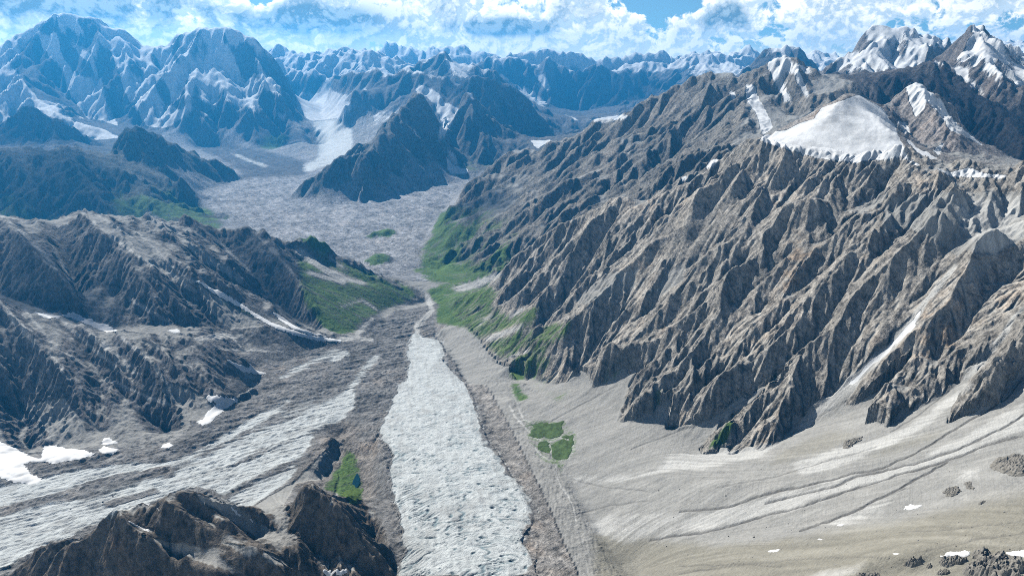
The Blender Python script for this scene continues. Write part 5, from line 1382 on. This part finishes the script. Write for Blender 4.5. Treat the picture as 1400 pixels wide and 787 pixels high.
outs = [
    (tf((740, 725), (760, 705), (790, 695), (830, 682), (845, 700), (830, 722), (790, 735), (755, 738)), 14, 'dark boulder cluster left of the sandy hollow on the ledge'),
    (tf((865, 735), (880, 722), (898, 730), (890, 744), (872, 746)), 8, 'small round rock on the sandy hollow of the ledge'),
    (tf((920, 772), (935, 757), (970, 752), (995, 765), (975, 780), (930, 782)), 9, 'low rock slab beside the sandy hollow of the ledge'),
    (tf((925, 712), (950, 690), (1000, 685), (1060, 678), (1095, 690), (1080, 715), (1020, 728), (980, 735), (945, 725)), 12, 'mossy rock outcrop in front of the snow bank on the ledge'),
    (tf((1050, 760), (1090, 730), (1130, 700), (1100, 660), (1150, 640), (1215, 645), (1225, 670), (1270, 660), (1330, 690), (1385, 690), (1400, 710), (1400, 800), (1200, 800), (1080, 800)), 20, 'tallest rugged block of the ledge, split by dark clefts'),
    (tf((480, 790), (495, 772), (540, 765), (600, 768), (625, 785), (615, 800), (490, 800)), 10, 'dark rocks at the lower edge of the pale gravel wash'),
    (tf((950, 340), (965, 310), (1010, 295), (1045, 300), (1060, 325), (1030, 345), (1000, 355), (970, 350)), 7, 'dark outcrop on the fan left of the pale sand lens'),
    (tf((1060, 285), (1090, 268), (1130, 290), (1125, 318), (1090, 315), (1070, 300)), 5, 'yellowish outcrop on the fan below the pale sand lens'),
    (tf((1145, 395), (1160, 382), (1190, 378), (1180, 392), (1155, 402)), 7, 'small isolated dark rock on the fan'),
    (tf((1205, 180), (1250, 140), (1310, 130), (1350, 120), (1410, 125), (1410, 240), (1340, 250), (1290, 225), (1240, 215)), 11, 'broad dark outcrop where the fan meets the mountainside'),
    (tf((405, 90), (410, 55), (440, 40), (470, 35), (520, 28), (515, 45), (470, 70), (450, 90)), 9, 'lone dark outcrop in the middle of the pale fan'),
    (t9((-330, 395), (-320, 370), (-300, 385), (-310, 400)), 10, 'x'),
]
for k, (p, th, lab) in enumerate(outs):
    if lab != 'x': drape('rock_outcrop', p, th, ROCKMAT, lab, 'rock outcrop', 'rock outcrops on the gravel fan', rock=True, seed=300 + 13 * k, edge=.5, sink=2.0)

# boulders: each its own squared-off block
BOULDER = plain_mat('boulder_stone', (.20, .19, .175), .9, 1 / 4, .5, .8)
PALEB = plain_mat('pale_boulder_stone', (.42, .41, .39), .9, 1 / 4, .4, .8)


def boulder(u, v, w_m, mat, label, seed):
    x, y = hit(u, v)
    rng = np.random.RandomState(seed)
    me = bpy.data.meshes.new('boulder')
    import bmesh
    bm = bmesh.new(); bmesh.ops.create_icosphere(bm, subdivisions=2, radius=1)
    cutn = rng.normal(size=(7, 3)); cutn /= np.linalg.norm(cutn, axis=1)[:, None]; cd = rng.uniform(.45, .8, 7)
    sc = np.array([1, rng.uniform(.6, .9), rng.uniform(.5, .8)]) * w_m / 2
    for vt in bm.verts:
        p = np.array(vt.co)
        for n, d in zip(cutn, cd):
            e = p @ n - d
            if e > 0: p = p - n * e
        vt.co = p * sc
    bm.to_mesh(me); bm.free(); me.materials.append(mat)
    o = bpy.data.objects.new('boulder', me); scene.collection.objects.link(o)
    z = float(height(np.array([x]), np.array([y]))[0])
    o.location = (x, y, z + sc[2] * .35); o.rotation_euler = (0, 0, rng.uniform(0, 6.28))
    o['label'] = label; o['category'] = 'boulder'; o['group'] = 'boulders'


BL = [(td((615, 352))[0], 9, BOULDER, 'black boulder on the ice just above the rubble band'), (td((560, 381))[0], 9, BOULDER, 'dark boulder on the ice left of the rubble band'), (td((385, 422))[0], 8, BOULDER, 'dark boulder alone on the lower white ice strip'),
      (td((1178, 322))[0], 10, BOULDER, 'dark boulder on the ice behind the brown crest top'), (t9((300, 628))[0], 10, BOULDER, 'dark boulder at the edge of the olive scree'), (t9((196, 625))[0], 7, BOULDER, 'small dark boulder left of the one at the scree edge'),
      (t9((186, 459))[0], 8, BOULDER, 'dark boulder on the pale wash of the fan'), (t8((1297, 438))[0], 9, BOULDER, 'dark boulder on the fan beyond the washed gravel'), (t8((1145, 735))[0], 8, PALEB, 'white boulder at the foot of the moraine slope'),
      (tf((820, 594))[0], 6, PALEB, 'pale boulder on the olive scree below the fan'), (tf((1290, 437))[0], 6, PALEB, 'pale boulder on the olive scree near the isolated dark rock'), (tf((214, 611))[0], 5, PALEB, 'pale boulder beside the tiny snow fleck on the scree'),
      (tf((1318, 562))[0], 5, PALEB, 'pale boulder on the olive scree above the tallest block')]
rb = np.random.RandomState(5)
LOOSE = [tf((rb.uniform(-600, 1390), rb.uniform(470, 740)))[0] for _ in range(42)]
FANB = [t9((rb.uniform(-150, 1300), rb.uniform(330, 600)))[0] for _ in range(34)]
for k, (p, w_, m_, lab) in enumerate(BL): boulder(p[0], p[1], w_, m_, lab, 40 + k)

stock = [o for o in bpy.data.objects if o.name.startswith('boulder')]
for k, p in enumerate(LOOSE + FANB):                       # the loose ones nobody could tell apart
    o = stock[k % len(stock)].copy(); scene.collection.objects.link(o)
    x, y = hit(p[0], p[1]); f = rb.uniform(.28, .62)
    o.location = (x, y, float(height(np.array([x]), np.array([y]))[0]) + .6); o.scale = (f, f, f); o.rotation_euler = (0, 0, rb.uniform(0, 6.28))
    o['label'] = 'small loose boulder lying on the olive scree' if k < len(LOOSE) else 'small loose boulder lying on the grey gravel fan'
    o['group'] = 'loose boulders on the scree' if k < len(LOOSE) else 'loose boulders on the gravel fan'

# ------------------------------------------------------------------ unseen clouds, added toward the sun to shade the ranges
cm = bpy.data.materials.new('cloud_white'); cm.use_nodes = True
cb = cm.node_tree.nodes['Principled BSDF']; cb.inputs['Base Color'].default_value = (.86, .88, .9, 1); cb.inputs['Roughness'].default_value = 1.0
cb.inputs['Specular IOR Level'].default_value = 0.0
cg = G(cm.node_tree)
cg.put(cb.inputs['Alpha'], cg.m('MULTIPLY', cg.step(cg.attr('depth').outputs['Fac'], .05, .95), .5))


def fbm3(p, k):
    r = 0; a = 1.0
    for o in range(4):
        r = r + a * (vnoise(p[:, 0] + 7 * o, p[:, 1] + p[:, 2] * .7, k + o) + vnoise(p[:, 2] - 3 * o, p[:, 1] - p[:, 0] * .6, k + o + 9)) * .5
        p = p * 2.1; a *= .52
    return r


def cloud(u, v, rx, ry, z, seed, label, dmin=1000):
    import bmesh
    gx0, gy0 = hit(u, v, dmin)
    gz = float(height(np.array([gx0]), np.array([gy0]))[0])
    k = (z - gz) / sun_dir[2]
    c = np.array([gx0, gy0, gz]) + sun_dir * k
    bm = bmesh.new(); bmesh.ops.create_icosphere(bm, subdivisions=5, radius=1)
    p = np.array([vt.co[:] for vt in bm.verts])
    n = fbm3(p * 1.7 + seed * 3.1, 400 + seed)
    r = 1 + .55 * n + .22 * np.abs(fbm3(p * 4.3 + seed, 430 + seed))
    q = p * r[:, None]
    q[:, 2] = np.where(q[:, 2] < 0, q[:, 2] * .25, q[:, 2])
    q *= np.array([rx, ry, 0.34 * (rx + ry) / 2])
    for vt, w in zip(bm.verts, q): vt.co = w
    me = bpy.data.meshes.new('cloud'); bm.to_mesh(me); bm.free()
    a = me.attributes.new('depth', 'FLOAT', 'POINT'); rr_ = np.hypot(p[:, 0], p[:, 1])
    a.data.foreach_set('value', np.clip((1 - rr_) * 1.9 + n * .25, 0, 1).astype(f32))      # thin at the rim
    me.polygons.foreach_set('use_smooth', np.ones(len(me.polygons), bool)); me.materials.append(cm)
    o = bpy.data.objects.new('cloud', me); scene.collection.objects.link(o); o.location = c
    o['label'] = label; o['category'] = 'cloud'; o['group'] = 'unseen clouds shading the ranges'
    print('cloud', label, [round(x) for x in c], 'clear of view by', round((c[2] - .1 * rx - CAM_Z) / (c[1] - ry) - .085, 3))


for k, (u, v, rx, ry, z, dm, lab) in enumerate((
        (70, 245, 1300, 800, 4300, 7000, 'wide unseen cloud shading the jagged blue-green range'), (40, 170, 1000, 500, 4700, 9000, 'small unseen cloud shading the dark pyramid peak'),
        (700, 165, 1700, 900, 5400, 9000, 'long unseen cloud shading the pointed dark peak'),
        (395, 190, 800, 420, 5600, 12000, 'unseen cloud shading the foot of the broad flat-topped peak'), (1310, 150, 1100, 650, 4200, 5200, 'unseen cloud shading the dark rock ridge beside the snow peak'),
        (655, 275, 560, 420, 4100, 5500, 'small unseen cloud shading the lower end of the ribbed valley wall'), (50, 355, 480, 340, 4000, 3500, 'small unseen cloud shading the brown ridge'),
        (370, 375, 260, 330, 4000, 4800, 'small unseen cloud shading the end of the brown ridge'), (215, 215, 600, 350, 4600, 8000, 'ragged unseen cloud shading the range beside the rubble basin'), (830, 110, 2200, 800, 5900, 18000, 'long unseen cloud shading the saw-toothed rock wall'))):
    cloud(u, v, rx, ry, z, k + 1, lab, dm)

# ------------------------------------------------------------------ air
hz = bpy.data.meshes.new('haze')
zt = max(float(H.max()), CAM_Z) + 60
xs, ys, zs = (-31500, 31500), (-3200, 36600), (ZLOW - 1, zt)
hz.from_pydata([(x, y, z) for z in zs for y in ys for x in xs], [], [(0, 2, 3, 1), (4, 5, 7, 6), (0, 1, 5, 4), (2, 6, 7, 3), (0, 4, 6, 2), (1, 3, 7, 5)])
ho = bpy.data.objects.new('haze', hz); scene.collection.objects.link(ho); ho['kind'] = 'stuff'
hm = bpy.data.materials.new('haze_air'); hm.use_nodes = True
hg = G(hm.node_tree); hg.n.clear()
hout = hg.n.new('ShaderNodeOutputMaterial'); pv = hg.n.new('ShaderNodeVolumePrincipled')
pv.inputs['Color'].default_value = (.045, .43, .94, 1)
pv.inputs['Density'].default_value = 2.35e-5
pv.inputs['Anisotropy'].default_value = 0.5
hg.l.new(pv.outputs[0], hout.inputs['Volume'])
hz.materials.append(hm)
print('all', round(time.time() - T0, 1))
